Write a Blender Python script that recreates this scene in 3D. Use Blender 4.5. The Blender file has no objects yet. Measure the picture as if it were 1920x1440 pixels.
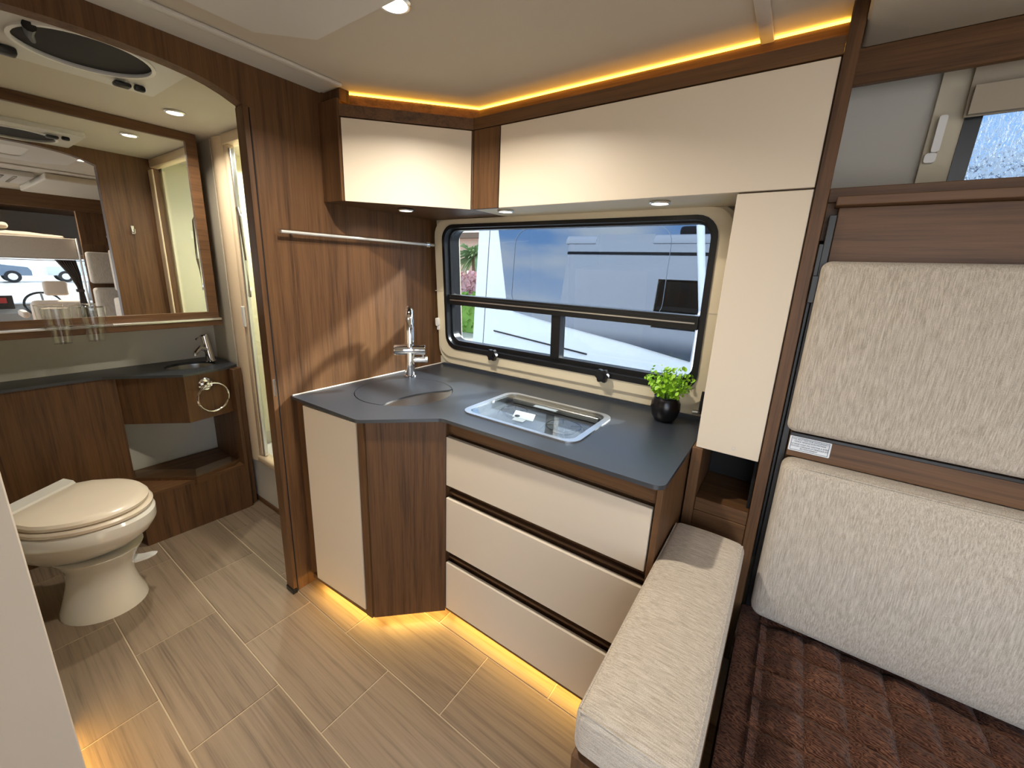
import bpy, bmesh, math, random
from mathutils import Vector, Matrix
random.seed(7)
S = bpy.context.scene
COL = S.collection
PI = math.pi

# ------------------------------------------------------------------ camera
cam_d = bpy.data.cameras.new('camera'); cam = bpy.data.objects.new('camera', cam_d); COL.objects.link(cam)
yaw, pitch, roll = .6044, .2455, .0407
F = Vector((-math.sin(yaw)*math.cos(pitch), math.cos(yaw)*math.cos(pitch), -math.sin(pitch)))
Rt = Vector((math.cos(yaw), math.sin(yaw), 0)); Up = Rt.cross(F)
r2 = math.cos(roll)*Rt + math.sin(roll)*Up; u2 = -math.sin(roll)*Rt + math.cos(roll)*Up
m = Matrix((r2, u2, -F)).transposed().to_4x4(); m.translation = (0, 0, 1.45)
cam.matrix_world = m
cam_d.sensor_fit = 'HORIZONTAL'; cam_d.sensor_width = 36; cam_d.lens = 762.7/1920*36
cam_d.shift_x = 6.9/1920; cam_d.shift_y = -20.3/1920
cam_d.clip_start = .02; cam_d.clip_end = 400
S.camera = cam
S.cycles.transparent_max_bounces = 32

# ------------------------------------------------------------------ world, sun, exposure
S.view_settings.view_transform = 'Standard'; S.view_settings.look = 'None'
S.view_settings.gamma = 1; S.view_settings.use_curve_mapping = False
S.view_settings.exposure = 0.0
SKY = 5.0
SUN = 23.0
wd = bpy.data.worlds.new('world'); S.world = wd; wd.use_nodes = True
nt = wd.node_tree; nt.nodes.clear()
def wn(t): return nt.nodes.new(t)
out = wn('ShaderNodeOutputWorld'); bg = wn('ShaderNodeBackground'); tc = wn('ShaderNodeTexCoord'); sp = wn('ShaderNodeSeparateXYZ')
rmp = wn('ShaderNodeValToRGB'); nz = wn('ShaderNodeTexNoise'); mp = wn('ShaderNodeMapping'); rc = wn('ShaderNodeValToRGB'); mx = wn('ShaderNodeMix'); mx.data_type = 'RGBA'
nt.links.new(tc.outputs['Generated'], sp.inputs[0]); nt.links.new(sp.outputs['Z'], rmp.inputs[0])
e = rmp.color_ramp.elements; e[0].position = 0; e[0].color = (.86, .92, 1, 1); e[1].position = .75; e[1].color = (.16, .34, .74, 1)
q = rmp.color_ramp.elements.new(.16); q.color = (.33, .56, .90, 1)
mp.inputs['Scale'].default_value = (1.4, 1.4, 4.5)
nt.links.new(tc.outputs['Generated'], mp.inputs[0]); nt.links.new(mp.outputs[0], nz.inputs['Vector'])
nz.inputs['Scale'].default_value = 2.2; nz.inputs['Detail'].default_value = 6
rc.color_ramp.elements[0].position = .40; rc.color_ramp.elements[1].position = .60
nt.links.new(nz.outputs['Fac'], rc.inputs[0]); nt.links.new(rc.outputs[0], mx.inputs['Factor'])
nt.links.new(rmp.outputs[0], mx.inputs['A']); mx.inputs['B'].default_value = (1, .985, .96, 1)
nt.links.new(mx.outputs['Result'], bg.inputs['Color']); bg.inputs['Strength'].default_value = SKY
nt.links.new(bg.outputs[0], out.inputs['Surface'])
sd = bpy.data.lights.new('sun', 'SUN'); sd.energy = SUN; sd.angle = math.radians(4.0); sd.color = (1, .96, .9)
so = bpy.data.objects.new('sun', sd); COL.objects.link(so)
so.rotation_euler = Vector((-.104, -.207, -.143)).to_track_quat('-Z', 'Y').to_euler(); so.location = (3, 6, 6)

# ------------------------------------------------------------------ materials
def srgb(r, g, b):
    f = lambda c: (c/255/12.92) if c/255 <= .04045 else ((c/255+.055)/1.055)**2.4
    return (f(r), f(g), f(b), 1)
class N:
    def __init__(s, name):
        s.m = bpy.data.materials.new(name); s.m.use_nodes = True; s.t = s.m.node_tree; s.t.nodes.clear()
        s.o = s.t.nodes.new('ShaderNodeOutputMaterial')
    def n(s, t, **k):
        x = s.t.nodes.new(t)
        for a, b in k.items():
            if a in x.inputs.keys(): x.inputs[a].default_value = b
            else: setattr(x, a, b)
        return x
    def l(s, a, b): s.t.links.new(a, b)
def principled(n, col=None, rough=.5, metal=0, spec=.5, coat=0, sheen=0):
    p = n.n('ShaderNodeBsdfPrincipled')
    if col is not None: p.inputs['Base Color'].default_value = col
    p.inputs['Roughness'].default_value = rough; p.inputs['Metallic'].default_value = metal
    p.inputs['Specular IOR Level'].default_value = spec; p.inputs['Coat Weight'].default_value = coat
    p.inputs['Sheen Weight'].default_value = sheen
    n.l(p.outputs[0], n.o.inputs['Surface']); return p
def plain(name, col, rough=.5, metal=0, spec=.5, coat=0, bump=0, bscale=200, var=0):
    n = N(name); p = principled(n, col, rough, metal, spec, coat)
    c = n.n('ShaderNodeTexCoord'); z = n.n('ShaderNodeTexNoise', Scale=bscale, Detail=3); n.l(c.outputs['Object'], z.inputs['Vector'])
    if bump:
        b = n.n('ShaderNodeBump', Strength=bump, Distance=.002); n.l(z.outputs['Fac'], b.inputs['Height']); n.l(b.outputs[0], p.inputs['Normal'])
    z2 = n.n('ShaderNodeTexNoise', Scale=3.0, Detail=4); n.l(c.outputs['Object'], z2.inputs['Vector'])
    h = n.n('ShaderNodeHueSaturation'); h.inputs['Color'].default_value = col
    mr = n.n('ShaderNodeMapRange'); mr.inputs['To Min'].default_value = 1-(var or .03); mr.inputs['To Max'].default_value = 1+(var or .03)
    n.l(z2.outputs['Fac'], mr.inputs[0]); n.l(mr.outputs[0], h.inputs['Value']); n.l(h.outputs[0], p.inputs['Base Color'])
    return n.m
def grain(name, axis, dark, mid, light, rough=.45, s_along=1.6, s_across=38, spec=.35, rnd=False, fine=5.0, bump=.12):
    n = N(name); p = principled(n, mid, rough, 0, spec)
    c = n.n('ShaderNodeTexCoord'); vec = c.outputs['Object']
    if rnd:
        oi = n.n('ShaderNodeObjectInfo'); ad = n.n('ShaderNodeVectorMath', operation='MULTIPLY_ADD'); cb = n.n('ShaderNodeCombineXYZ')
        n.l(oi.outputs['Random'], cb.inputs[0]); n.l(oi.outputs['Random'], cb.inputs[1]); n.l(oi.outputs['Random'], cb.inputs[2])
        n.l(cb.outputs[0], ad.inputs[0]); ad.inputs[1].default_value = (31, 57, 13); n.l(vec, ad.inputs[2]); vec = ad.outputs[0]
    def mapped(al, ac):
        q = n.n('ShaderNodeMapping'); sc = [ac]*3; sc[axis] = al; q.inputs['Scale'].default_value = sc; n.l(vec, q.inputs[0]); return q.outputs[0]
    z1 = n.n('ShaderNodeTexNoise', Scale=1.0, Detail=5, Roughness=.62, Distortion=.5); n.l(mapped(s_along, s_across), z1.inputs['Vector'])
    z2 = n.n('ShaderNodeTexNoise', Scale=1.0, Detail=3, Roughness=.6); n.l(mapped(s_along*4, s_across*fine), z2.inputs['Vector'])
    z3 = n.n('ShaderNodeTexNoise', Scale=1.0, Detail=2); n.l(mapped(.6, 4), z3.inputs['Vector'])
    a1 = n.n('ShaderNodeMath', operation='MULTIPLY_ADD'); n.l(z2.outputs['Fac'], a1.inputs[0]); a1.inputs[1].default_value = .55
    a0 = n.n('ShaderNodeMath', operation='MULTIPLY_ADD'); n.l(z3.outputs['Fac'], a0.inputs[0]); a0.inputs[1].default_value = .35; n.l(z1.outputs['Fac'], a0.inputs[2])
    n.l(a0.outputs[0], a1.inputs[2])
    r = n.n('ShaderNodeValToRGB'); E = r.color_ramp.elements
    E[0].position = .62; E[0].color = dark; E[1].position = 1.22; E[1].color = light; k = E.new(.92); k.color = mid
    mr = n.n('ShaderNodeMath', operation='MULTIPLY'); n.l(a1.outputs[0], mr.inputs[0]); mr.inputs[1].default_value = 1.0
    # ramp clamps at 1: rescale
    E[0].position = .33; E[1].position = .68; k.position = .5
    mr.inputs[1].default_value = .526
    n.l(mr.outputs[0], r.inputs[0])
    if rnd:
        h = n.n('ShaderNodeHueSaturation'); mv = n.n('ShaderNodeMapRange'); mv.inputs['To Min'].default_value = .9; mv.inputs['To Max'].default_value = 1.08
        n.l(oi.outputs['Random'], mv.inputs[0]); n.l(mv.outputs[0], h.inputs['Value']); n.l(r.outputs[0], h.inputs['Color']); n.l(h.outputs[0], p.inputs['Base Color'])
    else: n.l(r.outputs[0], p.inputs['Base Color'])
    b = n.n('ShaderNodeBump', Strength=bump, Distance=.001); n.l(z2.outputs['Fac'], b.inputs['Height']); n.l(b.outputs[0], p.inputs['Normal'])
    return n.m
WD, WM, WL = srgb(57, 38, 23), srgb(98, 68, 42), srgb(140, 103, 66)
wood_v = grain('walnut_vertical', 2, WD, WM, WL)
wood_x = grain('walnut_along_x', 0, WD, WM, WL)
wood_y = grain('walnut_along_y', 1, WD, WM, WL)
tile_m = grain('floor_tile', 0, srgb(92, 76, 61), srgb(131, 113, 93), srgb(160, 143, 121), rough=.5, s_along=1.2, s_across=55, rnd=True, fine=3.5, bump=.08)
grout_m = plain('grout', srgb(188, 168, 140), .8)
cream = plain('cream_laminate', srgb(221, 206, 184), .42, spec=.4, var=.01)
cream_w = plain('cream_white_laminate', srgb(226, 213, 194), .5, var=.01)
liner = plain('ceiling_liner', srgb(196, 188, 172), .85, bump=.15, bscale=350)
liner_w = plain('white_moulding', srgb(206, 203, 196), .55)
wallgrey = plain('grey_wall_liner', srgb(192, 188, 178), .85, bump=.25, bscale=260, var=.05)
wallpale = plain('pale_wall_liner', srgb(214, 210, 198), .8, bump=.2, bscale=260, var=.04)
wallbeige = plain('beige_wall_liner', srgb(200, 190, 168), .7, bump=.1, bscale=250)
vinyl = plain('cream_vinyl', srgb(214, 200, 170), .5, bump=.12, bscale=420)
counter_m = plain('charcoal_laminate', srgb(45, 50, 57), .36, spec=.9, bump=.03, bscale=600, var=.1)
black = plain('black_plastic', srgb(20, 20, 21), .35)
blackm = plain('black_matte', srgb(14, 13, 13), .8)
chrome = plain('chrome', (.86, .86, .87, 1), .07, 1)
steel = plain('brushed_steel', (.60, .58, .55, 1), .28, 1)
alu = plain('satin_aluminium', (.80, .80, .79, 1), .3, 1)
white_p = plain('white_plastic', srgb(226, 224, 219), .35)
porc = plain('porcelain', srgb(228, 224, 213), .12, coat=.4)
lidm = plain('beige_toilet_plastic', srgb(230, 216, 194), .25, coat=.2)
shower_m = plain('shower_liner', srgb(226, 222, 192), .35)
postm = plain('cream_post_plastic', srgb(222, 200, 168), .3)
traym = plain('dark_steel_tray', (.24, .25, .26, 1), .4, .6)
bowlm = plain('dark_brushed_steel', (.30, .27, .24, 1), .3, 1)
mirror_m = plain('mirror', (.93, .94, .93, 1), .0, 1)
seal = plain('sealant', srgb(220, 212, 200), .5)
darkfab = plain('dark_mesh', srgb(36, 34, 32), .9, bump=.3, bscale=800)
curt = plain('curtain_cloth', srgb(82, 70, 62), .9, bump=.2, bscale=300)
dashm = plain('dashboard_plastic', srgb(120, 122, 122), .5)
ground_m = plain('wet_concrete', srgb(186, 180, 170), .35, var=.12)
silver = plain('silver_coachwork', srgb(196, 199, 204), .3, coat=.3)
vanwhite = plain('white_coachwork', srgb(232, 238, 242), .3, coat=.4)
vanglass = plain('reflective_tinted_glass', (.17, .195, .24, 1), .015, metal=1)
paneline = plain('glass_seal', srgb(120, 130, 140), .5)
tyre = plain('tyre', srgb(28, 28, 29), .8)
leafm = plain('leaf_green', srgb(142, 190, 40), .45, var=.35)
bloom_m = plain('pink_blossom', srgb(206, 160, 160), .7, var=.4)
hedge_m = plain('hedge_green', srgb(118, 158, 62), .7, var=.4)
palm_m = plain('palm_green', srgb(132, 156, 110), .6, var=.4)
trunk_m = plain('trunk', srgb(120, 100, 82), .9, bump=.5, bscale=40)
brickm = plain('stucco', srgb(206, 170, 150), .9)
potm = plain('black_pot_glaze', srgb(16, 15, 16), .25)
linen = plain('bed_linen', srgb(170, 158, 140), .9, bump=.3, bscale=60)
paper = plain('blue_white_paper', srgb(150, 164, 174), .6)
sticker = plain('white_sticker', srgb(222, 226, 230), .4)
ink = plain('black_ink', srgb(40, 44, 52), .6)
redm = plain('red_plastic', srgb(150, 40, 40), .5)
leather = plain('beige_seat_leather', srgb(204, 186, 166), .5, bump=.1, bscale=300)

def fabric(name, a, b, sx, sy, sz, bump=.35):
    n = N(name); p = principled(n, a, .9, 0, .2, sheen=.2)
    c = n.n('ShaderNodeTexCoord')
    def z(sc, d=3):
        q = n.n('ShaderNodeMapping'); q.inputs['Scale'].default_value = sc; n.l(c.outputs['Object'], q.inputs[0])
        k = n.n('ShaderNodeTexNoise', Scale=1.0, Detail=d, Roughness=.6); n.l(q.outputs[0], k.inputs['Vector']); return k.outputs['Fac']
    z1 = z((sx, sy, sz), 2); z2 = z((900, 900, 900), 0)
    ad = n.n('ShaderNodeMath', operation='MULTIPLY_ADD'); n.l(z2, ad.inputs[0]); ad.inputs[1].default_value = .5; n.l(z1, ad.inputs[2])
    r = n.n('ShaderNodeValToRGB'); r.color_ramp.elements[0].position = .45; r.color_ramp.elements[0].color = a
    r.color_ramp.elements[1].position = .88; r.color_ramp.elements[1].color = b
    ad2 = n.n('ShaderNodeMath', operation='MULTIPLY'); n.l(ad.outputs[0], ad2.inputs[0]); ad2.inputs[1].default_value = .88
    n.l(ad2.outputs[0], r.inputs[0]); n.l(r.outputs[0], p.inputs['Base Color'])
    bp = n.n('ShaderNodeBump', Strength=bump, Distance=.002); n.l(ad.outputs[0], bp.inputs['Height']); n.l(bp.outputs[0], p.inputs['Normal'])
    return n.m
fab_v = fabric('woven_beige_vertical', srgb(160, 147, 130), srgb(208, 197, 181), 420, 420, 26)
fab_h = fabric('woven_beige_across', srgb(158, 144, 126), srgb(208, 196, 178), 28, 420, 420)
def plush():
    n = N('brown_plush'); p = principled(n, None, .85, 0, .15, sheen=.12)
    p.inputs['Sheen Roughness'].default_value = .4
    c = n.n('ShaderNodeTexCoord')
    w = n.n('ShaderNodeTexWave', wave_type='BANDS', bands_direction='DIAGONAL', Scale=72.0, Distortion=13.0, Detail=3.0); w.inputs['Detail Scale'].default_value = 1.3
    q = n.n('ShaderNodeMapping'); q.inputs['Scale'].default_value = (.35, 1.25, 1); n.l(c.outputs['Object'], q.inputs[0]); n.l(q.outputs[0], w.inputs['Vector'])
    z = n.n('ShaderNodeTexNoise', Scale=14.0, Detail=5); n.l(c.outputs['Object'], z.inputs['Vector'])
    ad = n.n('ShaderNodeMath', operation='MULTIPLY'); n.l(w.outputs['Fac'], ad.inputs[0]); n.l(z.outputs['Fac'], ad.inputs[1])
    r = n.n('ShaderNodeValToRGB'); r.color_ramp.elements[0].position = .05; r.color_ramp.elements[0].color = srgb(56, 32, 22)
    r.color_ramp.elements[1].position = .55; r.color_ramp.elements[1].color = srgb(112, 74, 53)
    n.l(ad.outputs[0], r.inputs[0]); n.l(r.outputs[0], p.inputs['Base Color'])
    b = n.n('ShaderNodeBump', Strength=.45, Distance=.004); n.l(w.outputs['Fac'], b.inputs['Height']); n.l(b.outputs[0], p.inputs['Normal'])
    return n.m
plush_m = plush()
def emit(name, col, st):
    n = N(name); e = n.n('ShaderNodeEmission', Strength=st); e.inputs['Color'].default_value = col; n.l(e.outputs[0], n.o.inputs['Surface']); return n.m
led_m = emit('amber_led', (1.0, .50, .055, 1), 8.5)
led_f = emit('amber_floor_led', (1.0, .62, .14, 1), 56)
lamp_m = emit('warm_lamp', (1, .86, .66, 1), 14)
def glass(name, tint, refl=.9, rough=0, bump=0, bs=60, base=.035):
    n = N(name); t = n.n('ShaderNodeBsdfTransparent'); t.inputs['Color'].default_value = tint
    g = n.n('ShaderNodeBsdfGlossy', Roughness=rough); g.inputs['Color'].default_value = (refl, refl, refl, 1)
    lw = n.n('ShaderNodeLayerWeight', Blend=.5); pw = n.n('ShaderNodeMath', operation='POWER'); n.l(lw.outputs['Facing'], pw.inputs[0]); pw.inputs[1].default_value = 5
    f = n.n('ShaderNodeMath', operation='MULTIPLY_ADD'); n.l(pw.outputs[0], f.inputs[0]); f.inputs[1].default_value = .9; f.inputs[2].default_value = base; mxs = n.n('ShaderNodeMixShader')
    n.l(f.outputs[0], mxs.inputs[0]); n.l(t.outputs[0], mxs.inputs[1]); n.l(g.outputs[0], mxs.inputs[2]); n.l(mxs.outputs[0], n.o.inputs['Surface'])
    if bump:
        c = n.n('ShaderNodeTexCoord'); z = n.n('ShaderNodeTexNoise', Scale=bs, Detail=3); n.l(c.outputs['Object'], z.inputs['Vector'])
        b = n.n('ShaderNodeBump', Strength=bump, Distance=.01); n.l(z.outputs['Fac'], b.inputs['Height']); n.l(b.outputs[0], g.inputs['Normal'])
    return n.m
pane_m = glass('window_glass', (.93, .96, .97, 1))
tint_m = glass('tinted_window_glass', (.64, .67, .68, 1), .8)
acryl = glass('clear_acrylic', (.93, .94, .94, 1), 1.0, rough=.05, base=.10)
lidglass = glass('clear_lid_glass', (.82, .84, .85, 1), 1.0, base=.06)
def rainglass():
    n = N('rain_covered_glass'); p = principled(n, (.16, .19, .215, 1), .10)
    p.inputs['Transmission Weight'].default_value = 1; p.inputs['IOR'].default_value = 1.12
    c = n.n('ShaderNodeTexCoord'); q = n.n('ShaderNodeMapping'); q.inputs['Scale'].default_value = (1, 1, .35); n.l(c.outputs['Object'], q.inputs[0])
    z = n.n('ShaderNodeTexNoise', Scale=90.0, Detail=3, Distortion=1.0); n.l(q.outputs[0], z.inputs['Vector'])
    b = n.n('ShaderNodeBump', Strength=1.0, Distance=.02); n.l(z.outputs['Fac'], b.inputs['Height']); n.l(b.outputs[0], p.inputs['Normal'])
    return n.m
rain_m = rainglass()

# ------------------------------------------------------------------ mesh helpers
ID = lambda u, v, w: (u, v, w)
def W(x, z, n):                      # on the sloping window wall: n = distance into the room
    return (x, 1.7432-.058*z-n, z)
XZ = lambda y: (lambda u, v, w: (u, y-w, v))      # plate facing the room (-y), w = towards the camera
YZ = lambda x: (lambda u, v, w: (x+w, u, v))      # plate facing +x
def box(bm, x0, x1, y0, y1, z0, z1, bev=0, seg=2, M=None):
    r = bmesh.ops.create_cube(bm, size=1)
    for v in r['verts']:
        v.co = ((x0+x1)/2+v.co.x*(x1-x0), (y0+y1)/2+v.co.y*(y1-y0), (z0+z1)/2+v.co.z*(z1-z0))
    if bev:
        es = {e for v in r['verts'] for e in v.link_edges}
        rr = bmesh.ops.bevel(bm, geom=list(es), offset=bev, segments=seg, profile=.5, affect='EDGES', clamp_overlap=True)
        vs = {v for f in rr['faces'] for v in f.verts} | {v for v in r['verts'] if v.is_valid}
    else: vs = r['verts']
    if M:
        for v in vs: v.co = M(*v.co)
    return vs
def plate(bm, outer, holes, w0, w1, M=ID):
    loops = [outer]+list(holes)
    for w, flip in ((w1, False), (w0, True)):
        edges = []
        for L in loops:
            vs = [bm.verts.new(M(p[0], p[1], w)) for p in L]
            edges += [bm.edges.new((vs[i], vs[(i+1) % len(vs)])) for i in range(len(vs))]
        bmesh.ops.triangle_fill(bm, edges=edges, use_beauty=True, use_dissolve=False)
    for L in loops:
        a = [bm.verts.new(M(p[0], p[1], w0)) for p in L]; b = [bm.verts.new(M(p[0], p[1], w1)) for p in L]
        for i in range(len(L)):
            j = (i+1) % len(L); bm.faces.new((a[i], a[j], b[j], b[i]))
    bmesh.ops.remove_doubles(bm, verts=bm.verts[:], dist=1e-6)
    bmesh.ops.recalc_face_normals(bm, faces=bm.faces[:])
def rrect(x0, x1, z0, z1, r, k=6):
    P = []
    for cx, cz, a in ((x1-r, z1-r, 0), (x0+r, z1-r, PI/2), (x0+r, z0+r, PI), (x1-r, z0+r, 1.5*PI)):
        for i in range(k+1):
            t = a+PI/2*i/k; P.append((cx+r*math.cos(t), cz+r*math.sin(t)))
    return P
def circ(cx, cy, r, k=32, a0=0, a1=2*PI): return [(cx+r*math.cos(a0+(a1-a0)*i/k), cy+r*math.sin(a0+(a1-a0)*i/k)) for i in range(k)]
def tube(bm, pts, r, k=10, closed=False):
    pts = [Vector(p) for p in pts]; n = len(pts); rings = []
    up = Vector((0, 0, 1))
    for i, p in enumerate(pts):
        t = (pts[(i+1) % n]-pts[i-1]) if closed else (pts[min(i+1, n-1)]-pts[max(i-1, 0)])
        t.normalize(); a = up if abs(t.dot(up)) < .95 else Vector((1, 0, 0))
        s = t.cross(a).normalized(); u = s.cross(t)
        rr = r[i] if isinstance(r, (list, tuple)) else r
        rings.append([bm.verts.new(p+rr*(math.cos(2*PI*j/k)*s+math.sin(2*PI*j/k)*u)) for j in range(k)])
    for i in range(n if closed else n-1):
        A, B = rings[i], rings[(i+1) % n]
        for j in range(k): bm.faces.new((A[j], A[(j+1) % k], B[(j+1) % k], B[j]))
    if not closed:
        bm.faces.new(rings[0][::-1]); bm.faces.new(rings[-1])
def lathe(bm, prof, c=(0, 0, 0), k=28, M=None):     # prof: (r, z)
    rings = []
    for r, z in prof:
        rings.append([bm.verts.new((c[0]+r*math.cos(2*PI*j/k), c[1]+r*math.sin(2*PI*j/k), c[2]+z)) for j in range(k)])
    for A, B in zip(rings, rings[1:]):
        for j in range(k): bm.faces.new((A[j], A[(j+1) % k], B[(j+1) % k], B[j]))
    for R in (rings[0], rings[-1]):
        if (R[0].co-R[k//2].co).length > 1e-4: bm.faces.new(R)
    vs = [v for R in rings for v in R]
    if M:
        for v in vs: v.co = M @ v.co
    return vs
def loft(bm, rings, cap=True):
    R = [[bm.verts.new(p) for p in r] for r in rings]
    for A, B in zip(R, R[1:]):
        k = len(A)
        for j in range(k): bm.faces.new((A[j], A[(j+1) % k], B[(j+1) % k], B[j]))
    if cap: bm.faces.new(R[0][::-1]); bm.faces.new(R[-1])
    bmesh.ops.recalc_face_normals(bm, faces=bm.faces[:])
def BM(fn=None, *a, **k):
    b = bmesh.new()
    if fn: fn(b, *a, **k)
    return b
def obj(name, bm, mat, parent=None, smooth=True, mats=None):
    me = bpy.data.meshes.new(name)
    bmesh.ops.recalc_face_normals(bm, faces=bm.faces[:])
    off = Vector((0, 0, 0)); p = parent
    while p: off += p.location; p = p.parent
    if off.length: bmesh.ops.translate(bm, verts=bm.verts[:], vec=-off)
    bm.to_mesh(me); bm.free()
    me.materials.append(mat)
    for x in mats or []: me.materials.append(x)
    if smooth: me.shade_smooth(); me.set_sharp_from_angle(angle=.6)
    o = bpy.data.objects.new(name, me); COL.objects.link(o)
    if parent: o.parent = parent
    return o
def tag(o, label=None, cat=None, group=None, kind=None):
    if label: o['label'] = label
    if cat: o['category'] = cat
    if group: o['group'] = group
    if kind: o['kind'] = kind
    return o
def thing(name, label, cat, loc, group=None, kind=None):
    o = bpy.data.objects.new(name, None); COL.objects.link(o); o.location = loc; o.empty_display_size = .05
    return tag(o, label, cat, group, kind)
def bx(name, mat, parent, *c, bev=.0015, seg=1, **k): return obj(name, BM(box, *c, bev=bev, seg=seg), mat, parent, **k)
def pl(name, mat, parent, outer, holes, w0, w1, M=ID, **k): return obj(name, BM(plate, outer, holes, w0, w1, M), mat, parent, **k)
def tb(name, mat, parent, pts, r, k=10, closed=False): return obj(name, BM(tube, pts, r, k, closed), mat, parent)
def struct(o): o['kind'] = 'structure'; return o
def rect(x0, x1, z0, z1): return [(x0, z0), (x1, z0), (x1, z1), (x0, z1)]
def copytree(o, parent=None, loc=None):
    c = o.copy(); COL.objects.link(c); c.parent = parent
    if loc: c.location = loc
    for ch in list(o.children): copytree(ch, c)
    return c

# ================================================================== THE SETTING
XP = -1.638
# floor: grout slab and its tiles
fl = struct(bx('floor', grout_m, None, -2.9, 4.3, -.56, 1.8, -.06, -.0022, bev=0))
TW, TH = .5265, .2647
tile_mesh = None
rows = [(-.042-TH+TH*i, i % 2) for i in range(6)]      # y of the lower edge
for y0, par in rows:
    xo = (-1.27 if par == 0 else -1.005)
    for k in range(-4, 4):
        xa = xo+TW*k; xb = xa+TW
        if xb < -2.80 or xa > .3 or xa < -3.2: continue
        if xa < -2.89:
            bx('tile', tile_m, fl, -2.888, xb-.0022, y0+.0022, y0+TH-.0022, -.006, 0, bev=.0006); continue
        if tile_mesh is None:
            t = bx('tile', tile_m, None, 0, TW-.0044, 0, TH-.0044, -.006, 0, bev=.0006)
            tile_mesh = t.data
        else:
            t = bpy.data.objects.new('tile', tile_mesh); COL.objects.link(t)
        t.parent = fl; t.location = (xa+.0022, y0+.0022, 0)

# partition between the kitchen and the washroom (arched opening)
def archz(y): return 2.018-.30*abs(y-.385)**2-1.35*max(0, abs(y-.385)-.2)**2.2
arch = [(y, archz(y)) for y in [.735-.7*i/16 for i in range(17)]]
part = [(.735, 0)]+arch+[(.035, 0), (-.5, 0), (-.5, 2.09), (1.62, 2.09), (1.622, 2.088), (1.743, 0)]
struct(pl('wall_left', wood_v, None, part, [], -.05, 0, YZ(XP)))
jm = struct(obj('trim_1', BM(box, XP-.052, XP+.0035, .7335, .751, 0, 1.955, .001, 1), wood_v))
bx('slot', blackm, jm, XP-.02, XP+.0006, .751, .7565, 0, 1.955, bev=0)
bx('latch_plate', steel, jm, XP-.01, XP+.0045, .7385, .7465, .93, 1.0, bev=.001)
bx('foot_cap', black, jm, XP-.05, XP+.012, .728, .7495, 0, .022, bev=.002)
bx('edge_strip', wood_v, jm, XP-.01, XP+.002, .7565, .768, 0, 1.958)
# window wall with its two openings; outer face is the vehicle's silver skin
K1 = (-1.558, -.265, 1.025, 1.662); K2 = (.29, 1.05, 1.5, 1.92)
def wallplate(bm): plate(bm, rect(-2.95, 2.6, -.45, 2.16), [rect(*K1), rect(*K2)], -.09, 0, W)
o = struct(obj('wall_back', BM(wallplate), wallbeige, mats=[silver], smooth=False))
for p in o.data.polygons:
    if p.normal.y > .5: p.material_index = 1
struct(pl('wall_back_liner', wallgrey, None, rect(.02, .205, .4, 2.09), [], 0, .004, W)).name = 'trim_2'
# rear wall, front wall (camera side) with the open entry door and a window, roof
o = struct(bx('wall_rear', wallpale, None, -2.95, -2.9, -.56, 1.66, -.45, 2.16, bev=0, mats=[silver]))
for p in o.data.polygons:
    if p.normal.x < -.5: p.material_index = 1
def frontwall(bm): plate(bm, [(-2.95, -.45), (-.05, -.45), (-.05, 1.95), (1.0, 1.95), (1.0, -.45), (2.6, -.45), (2.6, 2.16), (-2.95, 2.16)], [rect(1.3, 2.4, .85, 1.65)], 0, .06, XZ(-.5))
o = struct(obj('wall_front', BM(frontwall), wallbeige, mats=[silver], smooth=False))
struct(pl('ceiling', liner, None, rect(-1.69, 2.6, -.56, 1.64), [], 2.09, 2.12, ID))
struct(pl('ceiling_bath', liner, None, rect(-2.95, -1.66, -.56, 1.64), [rect(-2.03, -1.71, .26, .56), rect(-2.5, -1.9, 1.15, 1.55)], 2.05, 2.08, ID)).name = 'ceiling.001'
def roof(bm):
    prof = [(-.62, 2.12)]+[(-.62+.12-.12*math.cos(a), 2.14+.12*math.sin(a)) for a in [0, .4, .8, 1.2, PI/2]]+[(1.72-.12+.12*math.sin(a), 2.14+.12*math.cos(a)) for a in [0, .4, .8, 1.2, PI/2]]+[(1.72, 2.12)]
    plate(bm, prof, [], -3.0, 2.7, lambda u, v, w: (w, u, v))
# roof shell is split round the two roof lights of the washroom
def roof2(bm):
    for x0, x1 in ((-1.70, 2.7), (-3.0, -2.52)):
        prof = [(-.62, 2.125)]+[(-.5-.12*math.cos(a), 2.14+.12*math.sin(a)) for a in [0, .4, .8, 1.2, PI/2]]+[(1.60+.12*math.sin(a), 2.14+.12*math.cos(a)) for a in [0, .4, .8, 1.2, PI/2]]+[(1.72, 2.125)]
        plate(bm, prof, [], x0, x1, lambda u, v, w: (w, u, v))
    box(bm, -2.52, -1.70, -.6, .24, 2.125, 2.25); box(bm, -2.52, -2.05, .24, .58, 2.125, 2.25); box(bm, -2.52, -1.70, .58, 1.14, 2.125, 2.25)
    box(bm, -2.52, -1.70, 1.56, 1.70, 2.125, 2.25); box(bm, -1.89, -1.70, 1.14, 1.56, 2.125, 2.25)
struct(obj('roof', BM(roof2), silver)).name = 'trim_3'
struct(pl('trim_7', black, None, rect(-2.95, 2.6, 1.975, 2.01), [], -.10, -.0905, W))
rac = thing('roof_air_conditioner', 'black roof pod of the motorhome, reflected in the dark van window outside', 'air conditioner', (-1.0, 1.3, 2.26))
obj('pod_cover', BM(box, -1.45, -.55, 1.15, 1.5, 2.262, 2.40, .05, 3), black, rac)
# ceiling mouldings
struct(bx('trim_4', liner_w, None, -1.515, -1.49, -.5, 1.02, 2.078, 2.0895, bev=.004, seg=2))
struct(bx('trim_5', liner_w, None, -.205, -.172, -.5, 1.455, 2.078, 2.0895, bev=.004, seg=2))
struct(bx('trim_6', liner_w, None, XP, -1.515, -.5, 1.02, 2.085, 2.0895, bev=.001))

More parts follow.
